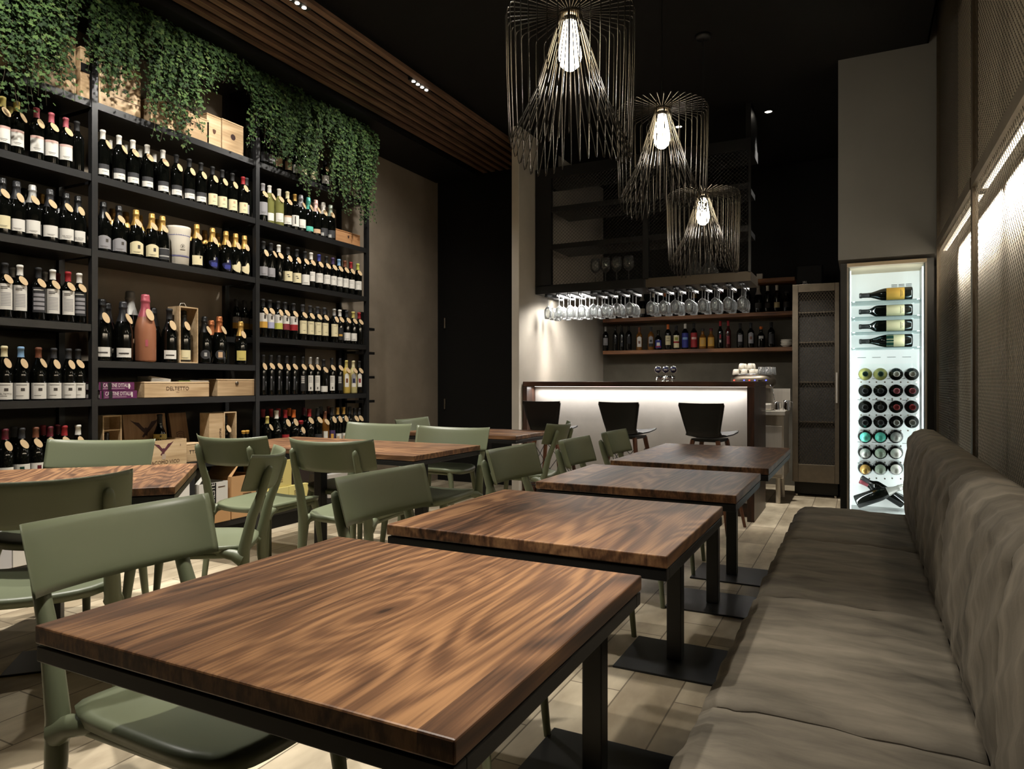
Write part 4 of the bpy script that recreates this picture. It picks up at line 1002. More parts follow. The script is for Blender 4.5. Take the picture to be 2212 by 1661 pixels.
row(1, 1.283, [B(212,'black',(wm,),'big black bottle, small white label',None,1,'champagne','dark',1.22), B(266,'charcoal',(wm,),'big dark-foiled bottle, small white label','DELTETTO',3,'champagne','dark',1.22), B(314,'pink',(L_(.07,.1,.12,'pink'),),'big frosted rose bottle, pink foil',None,1,'champagne','rose',1.42), B(366,'black',(wm,),'black-capped bottle, low white label','MORANDO' if False else None,1,'burgundy','dark',1.22), B(442,'black',(L_(.03,.09,.7,'charcoal',((2,-.25,.25,.3,.7),),('silver',),'oval'),),'black bottle, round dark emblem',None,3,'champagne','dark',1.08), B(474,'copper',(L_(.03,.09,.7,'charcoal',((2,-.4,.4,.2,.8),),('tan',),'oval'),),'copper-foiled bottle, round tan emblem',None,3,'champagne','dark',1.12), B(520,'gold',(L_(.03,.10,.75,'yellow',LINES),),'gold-foiled bottle, square yellow label',None,1,'champagne','dark',1.05)])
row(1, 1.283, [B(232,'black',(wm,),'tall black bottle',None,0,'champagne','dark',1.2), B(281,'silver',(L_(.03,.1,.6,'tan'),),'tallest bottle, silver foil',None,0,'champagne','dark',1.5), B(331,'black',None,'black-foiled bottle',None,0,'champagne','dark',1.2), B(457,'copper',None,'copper-foiled bottle',None,0,'champagne','dark',1.05)], True)
for k, p in enumerate((510, 528, 546)):
    X = -4.35; x, y, _ = onX(p, X)
    bottle('wine_bottle', 'black bottle, grey and ocher label, %s on small rear shelf in middle bay' % ORD[k], (X, y, 1.501), -.5, 'bottles on the small rear shelf', 'bordeaux', 'dark', 'black', (L_(.07,.16,.9,'grey',((2,-1,1,0,.5),),('ocher',)),), None, 0)
# end bay
row(2, 2.84, [B(p,c,(L_(.03,.1,.8,l,LINES),),'%s-capped bottle, %s label' % (c,l),tg=tg,sh=sh) for p,c,l,tg,sh in ((571,'black','charcoal',0,'bordeaux'),(584,'charcoal','grey',0,'burgundy'),(601,'black','tan',0,'bordeaux'),(622,'charcoal','tan',0,'bordeaux'),(640,'black','white',0,'bordeaux'),(655,'brown','cream',0,'bordeaux'),(677,'black','cream',0,'bordeaux'),(702,'charcoal','white',1,'squat'))])
wh = L_(.03,.1,.85,'white',LINES)
row(2, 2.40, [B(568,'grey',(L_(.05,.15,.95,'grey',LINES),),'grey-capped bottle, tall grey label',tg=4), B(582,'white',(L_(.02,.08,.9,'white'),),'pale bottle, white cap',tg=3,gl='pale'), B(603,'white',(wh,),'pale bottle, white label',tg=4,gl='pale'), B(621,'cream',(L_(.03,.1,.85,'white',((2,-1,1,.8,1),)+LINES,('tan',)),),'cream-capped bottle, tan-topped label',tg=4), B(637,'gold',(L_(.03,.12,.85,'white',((1,-.2,.1,.2,.9),)),),'gold-capped bottle, white label',tg=0), B(650,'grey',(wh,),'grey-foiled bottle, white label',tg=3,sh='champagne'), B(666,'mint',(L_(.02,.06,.9,'mint',LINES),),'mint-foiled bottle, mint label',tg=3,sh='champagne'), B(682,'rose',(L_(.02,.055,.9,'tan'),),'rose-foiled bottle, tan label',tg=3,sh='champagne'), B(698,'white',(L_(.015,.08,.9,'charcoal',((2,-1,0,0,.4),),('silver',)),),'white-foiled bottle, charcoal label',tg=1,sh='champagne'), B(714,'sage',(L_(.015,.08,.9,'charcoal',((2,-1,0,0,.4),),('silver',)),),'sage-foiled bottle, charcoal label',tg=1,sh='champagne')])
ct = L_(.055,.135,.9,'white',((1,-.6,.4,.75,.77),(1,-.5,.5,.6,.62)))
row(2, 1.95, [B(569,'black',(L_(.03,.1,.9,'grey',LINES),),'black-capped bottle, grey label',tg=1), B(585,'black',(L_(.03,.1,.9,'grey',LINES),),'black-capped bottle, grey label',tg=3), B(602,'white',None,'white-capped unlabelled bottle',tg=4), B(622,'black',(L_(.02,.1,.85,'cream',((1,-.2,.3,.4,.5),(1,-.4,.1,.6,.68))),),'black-capped bottle, drawn cream label',tg=1,sh='burgundy'), B(641,'black',(L_(.02,.1,.85,'cream',((1,-.2,.3,.4,.5),(1,-.4,.1,.6,.68))),),'black-capped bottle, drawn cream label',tg=1,sh='burgundy'), B(659,'black',(L_(.015,.1,.9,'white',LINES),),'black-capped bottle, plain white label',tg=4,sh='burgundy')]+
  [B(p,c,(ct,),'%s-capped bottle, white label' % c,tg=4) for p,c in ((672,'white'),(689,'blue'),(705,'black'),(719,'purple'),(732,'sky'),(745,'brown'),(758,'red'),(773,'lime'))])
row(2, 1.95, [B(p,'charcoal',None,'dark bottle',tg=0) for p in (578,594,613,632,650)], True)
def col2(c): return L_(.075,.19,.9,'white',((2,-1,1,0,.42),(1,.1,.5,.6,.85)),(c,))
cr2 = L_(.055,.165,.85,'cream',((1,-.3,.6,.8,.82),(1,0,.6,.25,.27)))
row(2, 1.50, [B(p,'black',(col2(c),),'black-capped bottle, white and %s label' % c,tg=g) for p,c,g in ((568,'ocher',1),(583,'lilac',4),(601,'lime',1),(616,'darkred',4),(634,'red',4))]+[B(p,'charcoal',(cr2,),'charcoal-capped bottle, cream label',tg=4) for p in (654,670,686,701)]+
  [B(722,'silver',(cr2,),'silver-capped bottle, pale label',tg=1), B(734,'white',(L_(.03,.14,.8,'black',((2,-.4,.6,.3,.45),),('ocher',)),),'white-capped bottle, black label',tg=4), B(749,'charcoal',(wh,),'charcoal-capped bottle, white label',tg=4), B(763,'yellow',(wh,),'yellow-capped bottle, white label',tg=4), B(778,'red',None,'red-capped dark bottle',tg=4)])
row(2, 1.50, [B(p,'silver' if p > 650 else 'black',None,'dark bottle',tg=0) for p in (576,592,625,678,693,708)], True)
dk = L_(.04,.15,.22,'charcoal',((2,-.6,.6,.85,1),),('grey',)); bp = L_(.03,.16,.7,'white',tuple((1,-.7+.3*(q%4),-.55+.3*(q%4),.55+.1*(q//4),.6+.1*(q//4)) for q in range(16))+((1,-.2,.2,.1,.25),)); bn = L_(.03,.16,.7,'black',tuple((2,-.7+.3*(q%4),-.5+.3*(q%4),.5+.12*(q//4),.58+.12*(q//4)) for q in range(16)),('white',))
row(2, 1.05, [B(p,'black',(dk,),'slim dark bottle, narrow charcoal strip',tg=g,sh='slim') for p,g in ((568,1),(585,4),(602,4),(619,1),(635,4))]+
  [B(654,'black',(bn,),'black bottle, dotted black label',tg=4,sh='slim'), B(670,'silver',(bp,),'silver-capped bottle, dotted white label',tg=4,sh='slim'), B(685,'silver',(bp,),'silver-capped bottle, dotted white label',tg=4,sh='slim'), B(699,'black',(L_(.02,.07,.9,'white'),),'black-capped bottle, small white label',tg=4), B(717,'black',(bp,),'black-capped bottle, dotted white label',tg=4,sh='slim'), B(734,'charcoal',(bn,),'charcoal-capped bottle, dotted black label',tg=4,sh='slim'), B(748,'yellow',(L_(.06,.17,.5,'white',((2,-.5,.5,.35,.7),),('brown',),'arch'),),'yellow lemon liqueur, arched white label',tg=4,gl='lemon'), B(763,'cream',(L_(.06,.17,.5,'grey',((2,-.5,.5,.35,.7),(3,-1,1,0,.3)),('navy','white'),'arch'),),'pale straw liqueur, arched grey label',tg=4,gl='straw'), B(778,'black',(L_(.06,.17,.5,'white',((2,-.5,.5,.35,.7),),('darkred',),'arch'),),'dark liqueur, arched white label',tg=4)])
row(2, .60, [B(577,'yellow',(L_(.01,.06,.9,'cream'),),'short yellow-capped bottle, cream label',tg=3,sc=.95), B(597,'white',(L_(.02,.1,.6,'charcoal'),),'white-ringed dark bottle',tg=0,sh='burgundy',sc=1.1), B(616,'red',(L_(.03,.12,.7,'red'),),'red-capped bottle, red label',tg=1,sc=1.1), B(634,'orange',(L_(.01,.05,.9,'white'),),'orange-capped bottle, low white label',tg=1,sh='burgundy',sc=1.1), B(650,'red',(L_(.02,.06,.8,'charcoal'),),'small red-capped bottle',tg=1,sh='squat'), B(668,'red',(L_(.02,.06,.8,'charcoal'),),'red-capped broad bottle',tg=4,sh='burgundy',sc=1.1), B(686,'black',(L_(.03,.1,.8,'charcoal'),),'black-capped bottle, charcoal label',tg=4,sc=1.1), B(702,'brown',(L_(.02,.13,.5,'white'),),'brown bottle, long white label',tg=4,gl='amber',sc=1.0), B(716,'black',(L_(.03,.12,.7,'purple',((2,-.4,.4,.3,.7),),('ocher',)),),'black bottle, painted purple label',tg=1,sc=1.1), B(729,'gold',(L_(.02,.09,.85,'white',((2,-.3,.3,.35,.7),),('tan',)),),'gold-capped bottle, white crest label',tg=1,sc=1.1), B(742,'gold',(L_(.02,.09,.85,'white',((2,-.3,.3,.35,.7),),('tan',)),),'gold-capped bottle, white crest label',tg=1,sc=1.1), B(755,'black',None,'black-capped plain bottle',tg=0,sc=1.1), B(766,'black',None,'black-capped plain bottle',tg=4,sc=1.05), B(777,'charcoal',None,'charcoal-capped plain bottle',tg=4,sc=1.05)])
row(2, .60, [B(p,c,None,'%s-capped bottle' % c,tg=0,sc=1.12) for p,c in ((568,'darkred'),(585,'red'),(601,'red'),(624,'orange'),(656,'wine'),(693,'charcoal'),(710,'brown'))], True)
row(1, .60, [B(p,'ocher',None,'small dark bottle, ocher cap',tg=0,sh='squat',sc=.8) for p in (526,543)])
# ---------------------------------------------------------------- crates, cartons, books
INK = mat('burnt_print', (84,56,40), .8); INK2 = mat('dark_print', (56,36,34), .8)
PINE2 = wood('dull_pine', (120,92,62), (150,118,84), (172,140,104), plank=.3, grain_axis='Z', ring=6, rough=.65)
EAGLE = [(-1,.55),(-.72,.42),(-.42,.36),(-.2,.08),(-.08,.0),(0,.06),(.1,.0),(.22,.12),(.42,.40),(.7,.46),(1,.62),(.62,.2),(.36,-.06),(.2,-.22),(.1,-.3),(.06,-.5),(-.04,-.42),(-.2,-.58),(-.3,-.5),(-.12,-.28),(-.26,-.16),(-.5,.1)]
EAGLE_F = [(0,1,21),(1,2,21),(2,3,20,21),(3,4,19,20),(4,5,6,19),(6,7,14,19),(7,8,13,14),(8,9,12,13),(9,10,11,12),(14,15,16,19),(16,17,18,19)]
SHIELD = [(-.8,.8),(0,1),(.8,.8),(.75,-.1),(.4,-.7),(0,-1),(-.4,-.7),(-.75,-.1)]
def eagle(mb, size, o, r, u, m=0):
    o = Vector(o); r = Vector(r); u = Vector(u)
    mb.add([o+r*p[0]*size+u*p[1]*size for p in EAGLE], EAGLE_F, m)
def shield(mb, size, o, r, u, m=0):
    o = Vector(o); r = Vector(r); u = Vector(u)
    for k1, k0 in ((1, .88), (.72, .62)):
        vs = [o+r*p[0]*size*k*.8+u*p[1]*size*k for k in (k1, k0) for p in SHIELD]
        mb.add(vs, [(i, (i+1) % 8, 8+(i+1) % 8, 8+i) for i in range(8)], m)
    for q in (-.2, 0, .2): mb.add([o+r*(q-.04)*size+u*.45*size, o+r*(q+.04)*size+u*.45*size, o+r*(q*.5+.04)*size-u*.4*size, o+r*(q*.5-.04)*size-u*.4*size], [(0,1,2,3)], m)
def crate(label, px0, px1, z, h, depth, xf=-.012, m=None, rz=0, deco=None, name='wooden_crate', cat='crate', group='wooden wine crates', lid=True, tiltx=0, bev=.003):
    X = XF+xf; y0 = onX(px0, X)[1]; y1 = onX(px1, X)[1]; w = (y1-y0)/2
    t = thing(name, label, cat, (X-depth/2, (y0+y1)/2, z+.0012), rz, group)
    if tiltx: t.rotation_euler = (0, tiltx, rz)
    MB().box(-depth/2, depth/2, -w, w, 0, h-(.013 if lid else 0)).build('box_body', m or PINE, t, bevel=bev)
    if lid: MB().box(-depth/2-.001, depth/2+.001, -w-.001, w+.001, h-.012, h).build('lid', m or PINE, t, bevel=bev)
    if deco:
        d = MB(); deco(d, depth/2+.0012, w, h); d.build('printed_mark', [INK, INK2, WHITE, BLACK], t)
    return t
R_, U_ = (0,1,0), (0,0,1)
def dtext(s, size, z, y=0, m=0, sq=1.0): return lambda d, x, w, h: lay_text(d, s, size, (x, y*w, h*z), R_, U_, m, sq)
def multi(*fs):
    def f(d, x, w, h):
        for g in fs: g(d, x, w, h)
    return f
# top shelf
crate('pale square wine crate on the near bay top shelf, behind the ivy', -25, 42, 2.84, .30, .26)
crate('wide wooden crate with faint emblem on the near bay top shelf', 62, 164, 2.84, .33, .27, deco=lambda d, x, w, h: flat_shape(d, SHIELD, .03, (x, .02, h*.42), R_, U_))
crate('narrow wooden crate standing by the post on near bay top shelf', 174, 194, 2.84, .30, .2, deco=lambda d, x, w, h: d.box(x, x+.0006, -w, w, h*.5, h*.68, 3))
crate('tall square wooden crate, dark emblem, on the middle bay top shelf', 214, 304, 2.84, .29, .26, m=PINE, deco=multi(lambda d, x, w, h: flat_shape(d, SHIELD, .016, (x, .03, h*.45), R_, U_, 1), lambda d, x, w, h: d.box(x, x+.0006, -.04, .14, h*.25, h*.262, 0)))
crate('long low wooden crate lettered TETTO on the middle bay top shelf', 326, 452, 2.84, .165, .2, deco=dtext('DELTETTO', .062, .55, .12))
crate('wooden crate lying behind the long low one on the top shelf', 335, 412, 2.84, .27, .1, xf=-.225, m=PINE2)
crate('tall wooden gift crate beside the post, dark crest, middle bay top shelf', 447, 478, 2.84, .215, .16, rz=.0, deco=lambda d, x, w, h: flat_shape(d, SHIELD, .018, (x, 0, h*.45), R_, U_, 0))
crate('tall wooden gift crate with round crest, last on middle bay top shelf', 480, 526, 2.84, .22, .16, deco=lambda d, x, w, h: flat_shape(d, [(math.cos(q*PI/6), math.sin(q*PI/6)) for q in range(12)], .022, (x, 0, h*.5), R_, U_, 1))
for k, p in enumerate((536, 547)):
    x, y, _ = onX(p, XF-.07); bottle('wine_bottle', 'dark bottle standing after the gift crates on middle bay top shelf, %s one' % ORD[k], (XF-.07, y, 2.841), 0, 'dark bottles after the gift crates', 'bordeaux', 'dark', 'black', None, None, 0)
# end bay box
crate('small wooden box at the end of the end bay second shelf', 726, 778, 2.40, .105, .2, m=wood('tan_box_wood', (130,88,54), (160,114,74), (182,138,96), plank=.4, ring=6, rough=.6), deco=lambda d, x, w, h: flat_shape(d, SHIELD, .014, (x, 0, h*.55), R_, U_, 1), group=None)
# ice bucket
x, y, _ = onX(385, XF-.075)
t = thing('ceramic_wine_cooler', 'white ceramic wine cooler with blue rings among gold-foiled bottles', 'wine cooler', (XF-.075, y, 1.951), -.5)
MB().lathe([(0,.0),(.062,.0),(.066,.005),(.072,.16),(.078,.225),(.080,.25),(.078,.262),(.070,.262),(.068,.22),(.06,.02),(0,.015)], 32).build('vessel', mat('white_ceramic'), t)
rg = MB()
for z0, z1 in ((.055,.059),(.063,.065),(.197,.201),(.206,.208)):
    rr = .0665+.0345*z0+(.0015 if z0 > .15 else .0008)*1.0
    rg.patch(rr+.001, -PI, PI, z0, z1, 40)
rg.build('blue_ring', cm(COL['blue'], .4), t)
em = MB()
for q in range(14):
    a0 = .25+.19*math.cos(q*PI/7); a1 = .25+.19*math.cos((q+1)*PI/7); z0 = .125+.0135*math.sin(q*PI/7); z1 = .125+.0135*math.sin((q+1)*PI/7)
    em.tube([(.0722*math.cos(a0), .0722*math.sin(a0), z0), (.0722*math.cos(a1), .0722*math.sin(a1), z1)], .0007, 4)
em.patch(.0722, .2, .3, .119, .131, 3); em.patch(.0716, .02, .48, .1, .104, 6)
em.build('emblem', PRINT, t)
# open presentation box with bottle
def openbox(label, px0, px1, z, h, depth, xf, sh, lab, blabel, shelf_at=None):
    X = XF+xf; y0 = onX(px0, X)[1]; y1 = onX(px1, X)[1]; w = (y1-y0)/2; th = .008
    t = thing('open_wooden_box', label, 'box', (X-depth/2, (y0+y1)/2, z+.0012), 0, 'open wooden bottle boxes')
    MB().box(-depth/2, -depth/2+th, -w, w, 0, h).box(-depth/2+th, depth/2, -w, -w+th, 0, h).box(-depth/2+th, depth/2, w-th, w, 0, h).box(-depth/2+th, depth/2, -w+th, w-th, 0, th).box(-depth/2+th, depth/2, -w+th, w-th, h-th, h).build('box_shell', PINE, t)
    if shelf_at: MB().box(-depth/2+th, depth/2-.005, -w+th, w-th, shelf_at, shelf_at+.006).build('divider', PINE, t)
    bottle('wine_bottle', blabel, (X-depth/2+.004, (y0+y1)/2, z+th+.002), -.45, 'bottles in open wooden boxes', sh, 'dark', 'black', lab, None, 1 if not shelf_at else 0, min(1.18, (h-.03)/.31) if not shelf_at else (shelf_at-.02)/.31)
    return t
ob = openbox('upright open pine box holding one bottle, middle bay fourth shelf', 388, 428, 1.283, .385, .12, -.01, 'champagne', (L_(.012,.07,.8,'cream',LINES),), 'dark bottle inside the upright open pine box, middle bay fourth shelf')
MB().tube([(0, -.03, .385), (0, -.02, .41), (0, .01, .415), (0, .03, .385)], .0015, 6).build('cord_handle', WHITE, ob)
openbox('upright open wooden box with divider at the near post, middle bay sixth shelf', 222, 263, .60, .345, .12, -.06, 'champagne', None, 'black bottle inside the divided box, middle bay sixth shelf', .25)
openbox('upright open box with script on its side, middle bay sixth shelf', 484, 511, .60, .335, .12, -.03, 'bordeaux', (L_(.02,.1,.9,'white',((1,.2,.5,.4,.7),)),), 'red-capped bottle inside the script-marked open box, sixth shelf')
crate('closed pine box lid with upright script beside the open box, sixth shelf', 452, 483, .60, .333, .10, xf=-.035, lid=False, deco=multi(lambda d, x, w, h: lay_text(d, 'Cascina', .034, (x, .03, h*.5), (0,0,1), (0,-1,0), 0), lambda d, x, w, h: lay_text(d, 'UVO', .022, (x, -.02, h*.3), (0,0,1), (0,-1,0), 1)))
# fifth shelf of middle bay
for k in range(2):
    X = XF-.012; y0 = onX(214+k*2, X)[1]; y1 = onX(293+k*3-3*(1-k), X)[1]; w = (y1-y0)/2
    z = 1.0512+(1-k)*.052
    t = thing('purple_book', 'thick purple guide book lying flat, %s of two on the fifth shelf' % ('lower' if k else 'upper'), 'book', (X-.11, (y0+y1)/2, z+.0005), .0, 'purple guide books on the fifth shelf')
    pu = cm((96,34,82), .45)
    MB().box(-.11, .11, -w, w, 0, .003).box(-.11, .11, -w, w, .046, .049).box(.107, .11, -w, w, .003, .046).build('cover', pu, t)
    MB().box(-.108, .1065, -w+.003, w-.003, .0035, .0455).build('pages', WHITE, t)
    m = MB(); lay_text(m, "CANTINE D'ITALIA", .034, (.1105, .0, .029), R_, U_, 0, .62); m.box(.1101, .1106, -.09, .05, .009, .0105, 0)
    m.box(.1101, .1106, -w+.01, -w+.022, .002, .047, 1).box(.1101, .1106, -w+.055, -w+.078, .002, .047, 1).box(.1101, .1106, w-.038, w-.03, .008, .04, 0)
    m.build('spine_lettering', [WHITE, BLACK], t)
crate('long pine crate lettered DELTETTO on the middle bay fifth shelf', 312, 452, 1.05, .105, .2, xf=-.008, deco=multi(dtext('DELTETTO', .036, .56, -.02), dtext('1953', .012, .32, -.02)))
t = crate('small pine box with round clasp on the middle bay fifth shelf', 470, 550, 1.05, .125, .2, xf=-.02)
m = MB(); m.lathe([(0,.006),(.013,.005),(.014,0)], 16, M=Matrix.Translation((.1012, 0, .095)) @ Matrix.Rotation(PI/2, 4, 'Y')); m.build('clasp', DSTEEL, t)
def papers(label, px0, px1, z, n, fan, m, x=-.1):
    X = XF+x; y0 = onX(px0, X)[1]; y1 = onX(px1, X)[1]; t = thing('paper_stack', label, 'papers', (X, (y0+y1)/2, z), 0)
    mb = MB(); w = (y1-y0)/2
    for k in range(n):
        zz = .0025*k+.001; mb.add([(-.07,-w,zz+fan*k*.003),(.07,-w,zz+fan*k*.003),(.07,w,zz),(-.07,w,zz),(-.07,-w,zz+.0015+fan*k*.003),(.07,-w,zz+.0015+fan*k*.003),(.07,w,zz+.0015),(-.07,w,zz+.0015)], [(0,3,2,1),(4,5,6,7),(0,1,5,4),(1,2,6,5),(2,3,7,6),(3,0,4,7)])
    mb.build('sheet', m, t)
papers('white leaflets fanned open on the long lettered crate', 312, 354, 1.1562, 7, 1.0, WHITE)
papers('green leaflet lying on the long lettered crate between white papers', 372, 398, 1.1562, 2, .8, cm((150,170,90), .6))
papers('cream papers lying near the end of the long lettered crate', 396, 436, 1.1562, 3, .6, cm((210,204,190), .6))
# sixth shelf crates
crate('wooden crate panel with dark eagle, leaning at the back of sixth shelf', 274, 366, .608, .33, .03, xf=-.20, m=PINE2, lid=False, tiltx=-.14, deco=multi(lambda d, x, w, h: eagle(d, .11, (x, 0, h*.7), R_, U_, 1), lambda d, x, w, h: lay_text(d, 'GIACOMO VICO', .045, (x, 0, h*.3), R_, U_, 1, .95)))
crate('narrow crate panel with gold shield leaning at the back of sixth shelf', 378, 415, .608, .33, .03, xf=-.19, m=PINE2, lid=False, tiltx=-.2, deco=lambda d, x, w, h: shield(d, .05, (x, 0, h*.45), R_, U_, 0))
t = thing('open_wooden_crate', 'open pine crate with dark red eagle and lettering, middle bay sixth shelf', 'crate', (0,0,.6012), 0, 'wooden wine crates')
X = XF+.012; y0 = onX(300, X)[1]; y1 = onX(403, X)[1]; w = (y1-y0)/2; t.location = (X-.14, (y0+y1)/2, .6012); t.rotation_euler = (0, 0, 0)
MB().box(-.14, -.13, -w, w, 0, .17).box(.13, .14, -w, w, 0, .17).box(-.13, .13, -w, -w+.01, 0, .17).box(-.13, .13, w-.01, w, 0, .17).box(-.13, .13, -w+.01, w-.01, 0, .01).build('crate_body', PINE, t)
m = MB(); eagle(m, .075, (.1412, .0, .115), R_, U_, 1); lay_text(m, 'GIACOMO VICO', .034, (.1412, 0, .025), R_, U_, 0, .95); lay_text(m, '3', .02, (.1412, w*.72, .13), R_, U_, 1); m.box(.1405, .1412, -.012, .016, .045, .08, 2)
m.build('printed_mark', [INK, cm((86,38,48), .8), cm((180,160,140), .8)], t)
x, y, _ = onX(345, XF-.16)
bottle('wine_bottle', 'dark bottle with yellow label standing in the open eagle crate', (XF-.16, y, .6135), -.5, 'bottles in the open crate', 'burgundy', 'dark', 'black', (L_(.135,.175,1.2,'yellow',((1,-.1,.1,.5,.8),)),), None, 0, 1.08)
crate('pine crate lettered TTAN, half hidden beside the open eagle crate', 403, 436, .60, .13, .22, xf=-.03, deco=dtext('TTAN', .036, .52, .1, 3))
# bottom row of cartons
def carton(label, px0, px1, z, h, depth, rgb, xf=0, deco=None, rz=0, flap=False, name='cardboard_carton'):
    X = XF+xf; y0 = onX(px0, X)[1]; y1 = onX(px1, X)[1]; w = (y1-y0)/2
    t = thing(name, label, 'carton', (X-depth/2, (y0+y1)/2, z+.0012), rz, 'cartons on the bottom shelf')
    m = cm(rgb, .75)
    if flap:
        MB().box(-depth/2, depth/2, -w, w, 0, .004).box(-depth/2, -depth/2+.004, -w, w, .004, h).box(depth/2-.004, depth/2, -w, w, .004, h).box(-depth/2+.004, depth/2-.004, -w, -w+.004, .004, h).box(-depth/2+.004, depth/2-.004, w-.004, w, .004, h).build('carton_body', m, t)
        MB().add([(-depth/2, -w, h), (depth/2, -w, h), (depth/2, -w+.07, h+.09), (-depth/2, -w+.07, h+.09), (-depth/2, -w+.004, h), (depth/2, -w+.004, h), (depth/2, -w+.074, h+.088), (-depth/2, -w+.074, h+.088)], [(0,1,2,3),(7,6,5,4),(0,4,5,1),(1,5,6,2),(2,6,7,3),(3,7,4,0)]).build('flap', m, t)
    else: MB().box(-depth/2, depth/2, -w, w, 0, h).build('carton_body', m, t, bevel=.002)
    if deco:
        d = MB(); deco(d, depth/2+.0012, w, h); d.build('printed_mark', [INK, INK2, WHITE, BLACK], t)
zb = LV[0]
carton('white carton at the near end of the bottom shelf, behind the front chair', -60, 26, zb, .2, .3, (190,188,190), .02)
carton('white carton standing beside another white carton on the bottom shelf', 28, 62, zb, .21, .3, (214,210,202), .02)
carton('tan carton below the angled table on the bottom shelf', 240, 292, zb, .16, .28, (176,134,92), .02)
carton('second tan carton below the angled table, on the bottom shelf', 294, 356, zb, .17, .28, (190,150,106), .02)
carton('black carton with white paper stuck on it, bottom shelf of middle bay', 372, 421, zb, .36, .28, (26,25,26), -.01, lambda d, x, w, h: d.box(x, x+.0006, -w*.6, w*.5, h*.5, h*.9, 2))
carton('white carton with black lettered strip, open, bottom shelf of middle bay', 430, 492, zb+.098, .19, .26, (222,218,208), .0, multi(lambda d, x, w, h: d.box(x, x+.0005, -w*.28, w*.16, 0.002, h-.002, 3), lambda d, x, w, h: lay_text(d, 'VARESTE', .05, (x+.001, -w*.06, h*.5), (0,0,1), (0,-1,0), 2, .95), lambda d, x, w, h: d.box(x, x+.0005, w*.3, w*.8, h*.8, h*.83, 0)), flap=True)
carton('low tan carton under the white lettered one, bottom shelf', 428, 498, zb, .095, .3, (196,150,100), .012)
carton('tan carton with open flap and faint print, bottom shelf of middle bay', 500, 553, zb, .31, .26, (204,158,108), .0, multi(*[(lambda q: lambda d, x, w, h: d.box(x, x+.0005, -w*.1, w*.6, h*(.25+.06*q), h*(.265+.06*q), 0))(q) for q in range(6)]), flap=True)
carton('pale yellow carton with printed lines, upper one, bottom shelf of end bay', 574, 630, zb+.17, .21, .24, (226,208,130), .0, multi(*[(lambda q: lambda d, x, w, h: d.box(x, x+.0005, -w*.3, w*.3, h*(.2+.07*q), h*(.215+.07*q), 0))(q) for q in range(3)]))
carton('yellow carton with round shield, lower one, bottom shelf of end bay', 566, 624, zb, .168, .26, (236,222,142), .012, lambda d, x, w, h: shield(d, .05, (x, 0, h*.45), R_, U_, 1))
carton('yellow carton with shield, further one, bottom shelf of end bay', 625, 666, zb, .168, .26, (236,222,142), .012, lambda d, x, w, h: shield(d, .05, (x, -.02, h*.5), R_, U_, 1))
carton('dark brown carton standing behind the yellow ones, bottom shelf', 632, 668, zb+.17, .2, .22, (44,32,26), -.02)
carton('white carton with dark mark near the end of the bottom shelf', 710, 752, zb, .2, .24, (206,200,192), .0, lambda d, x, w, h: d.box(x, x+.0005, -w*.2, w*.4, h*.4, h*.75, 3))
carton('white carton flat on the near floor shelf, black framed print', 352, 425, zb-.0, .13, .1, (214,212,206), .115, lambda d, x, w, h: d.box(x, x+.0005, -w*.92, w*.92, h*.06, h*.88, 3), name='framed_carton') if False else None
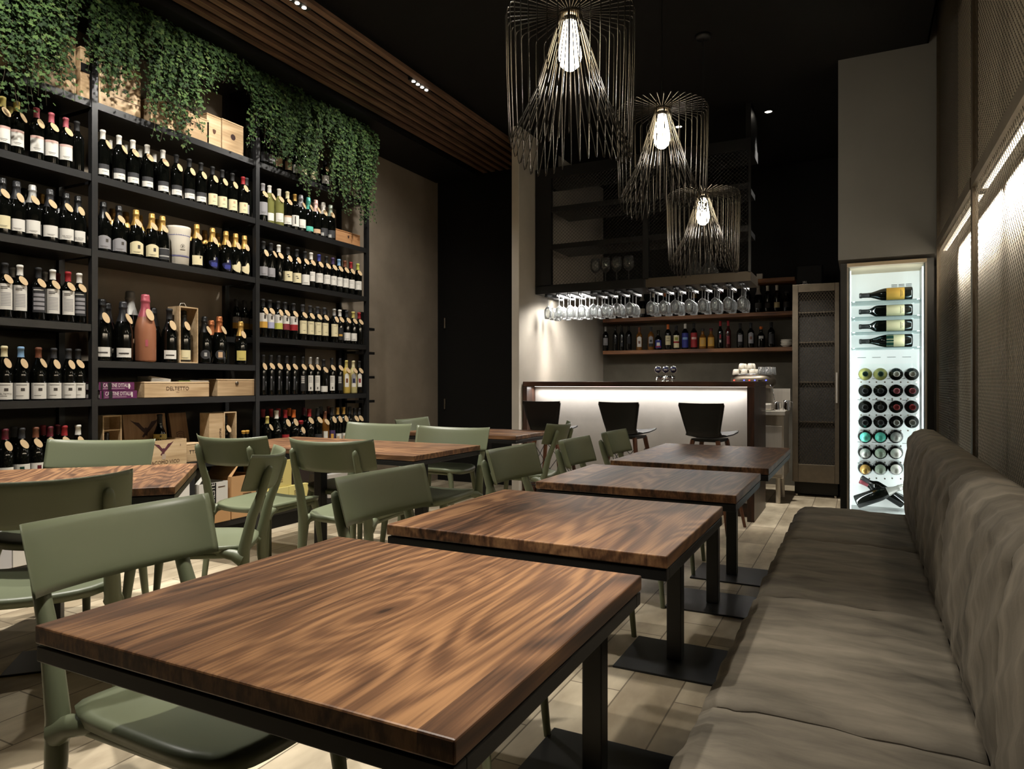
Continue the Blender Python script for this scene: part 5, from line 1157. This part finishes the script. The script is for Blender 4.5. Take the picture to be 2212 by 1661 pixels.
# ---------------------------------------------------------------- ivy
LEAF = leaf_mat(); STEM = mat('ivy_stem', (70,60,40), .7)
LP = [(0,0),(.28,-.16),(.62,-.30),(.52,.06),(.80,.34),(.40,.42),(0,1.0),(-.40,.42),(-.80,.34),(-.52,.06),(-.62,-.30),(-.28,-.16)]
def ivy(label, pts, seed, n):
    rnd = random.Random(seed)
    prof = []
    for px, py in pts:
        x, y, z = onX(px, -4.02, py); prof.append((y, z))
    y0, y1 = prof[0][0], prof[-1][0]
    t = thing('hanging_ivy', label, 'plant', (0,0,0), 0, 'ivy trailing over the shelving')
    lv = MB(); stm = MB()
    def low(y):
        for (a, za), (b, zb_) in zip(prof, prof[1:]):
            if a <= y <= b: return za+(zb_-za)*(y-a)/(b-a)
        return prof[-1][1]
    for i in range(n):
        y = y0+(y1-y0)*(i+rnd.random())/n
        top = 3.50+rnd.uniform(-.03, .03); end = low(y)
        full = top-end
        L = full*(1-.75*rnd.random()**1.6) if i % 5 else full
        L = max(.10, L)
        x = -4.07+rnd.uniform(-.05, .05); k = 0; z = top; xx = x-.03; yy = y
        path = [(xx, yy, z)]; drift = rnd.uniform(-.0035, .0035); side = 1
        out = rnd.uniform(.02, .15)
        while top-z < L:
            s = (top-z)/max(L, .01)
            z -= .021; yy += drift+rnd.uniform(-.006, .006)
            xx = x+out*min(1, s*3)*(1-.35*s)+rnd.uniform(-.008, .008)
            path.append((xx, yy, z))
            for q in range(2 if s < .8 else 1):
                side = -side
                sz = rnd.uniform(.013, .024)*(1 if s < .85 else .8)
                nrm = Vector((1, rnd.uniform(-.75, .55), rnd.uniform(-.1, .8))).normalized()
                rt = Vector((0,0,1)).cross(nrm).normalized(); up = nrm.cross(rt)
                a = PI+rnd.uniform(-.9, .9)
                r2 = rt*math.cos(a)+up*math.sin(a); u2 = up*math.cos(a)-rt*math.sin(a)
                c0 = Vector((xx+rnd.uniform(0, .03), yy+side*rnd.uniform(.004, .03), z+rnd.uniform(-.01, .01)))
                vs = [c0+r2*p[0]*sz+u2*p[1]*sz*1.1+nrm*(-.12*abs(p[0])*sz) for p in LP]
                lv.add([c0+u2*.25*sz]+vs, [(0, 1+j, 1+(j+1) % 12) for j in range(12)], 0)
        if len(path) > 2: stm.tube(path[::3]+[path[-1]], .0012, 3)
    lv.build('leaves', LEAF, t); stm.build('stems', STEM, t)
    MB().box(-4.2, -4.045, y0, y1, 3.441, 3.52).build('planter_trough', BLACK, t)
ivy('green ivy hanging over the near bay top shelf, in front of crates', [(-75,230),(-40,225),(0,222),(28,215),(45,150),(62,130),(80,150),(105,195),(122,200),(130,70),(160,50)], 3, 150)
ivy('green ivy hanging over the middle bay, longest trail before the lettered crate', [(196,70),(210,140),(228,190),(240,208),(262,208),(278,188),(292,120),(305,105),(322,150),(340,225),(358,260),(368,312),(392,310),(402,230),(415,195),(436,190),(450,150),(468,180),(486,185),(496,130)], 5, 190)
ivy('green ivy hanging over the end bay down to its second shelf', [(500,150),(512,185),(530,190),(545,230),(558,335),(575,300),(590,310),(600,355),(622,360),(634,300),(645,360),(655,412),(668,412),(684,330),(700,300),(714,330),(728,455),(742,440),(752,380),(768,460),(780,478),(796,482),(802,440)], 9, 230)
# ---------------------------------------------------------------- world and view
w = bpy.data.worlds.new('dim_room'); bpy.context.scene.world = w; w.use_nodes = True
w.node_tree.nodes['Background'].inputs[0].default_value = (.9, .95, 1, 1); w.node_tree.nodes['Background'].inputs[1].default_value = .003
sc = bpy.context.scene
sc.view_settings.view_transform = 'Standard'; sc.view_settings.look = 'None'; sc.view_settings.gamma = 1.0; sc.view_settings.exposure = 0.0
sc.view_settings.use_curve_mapping = False
sc.cycles.max_bounces = 7; sc.cycles.diffuse_bounces = 3; sc.cycles.glossy_bounces = 3; sc.cycles.transmission_bounces = 4; sc.cycles.transparent_max_bounces = 24
sc.cycles.caustics_reflective = False; sc.cycles.caustics_refractive = False
sc.cycles.sample_clamp_indirect = 3.0; sc.cycles.use_denoising = True
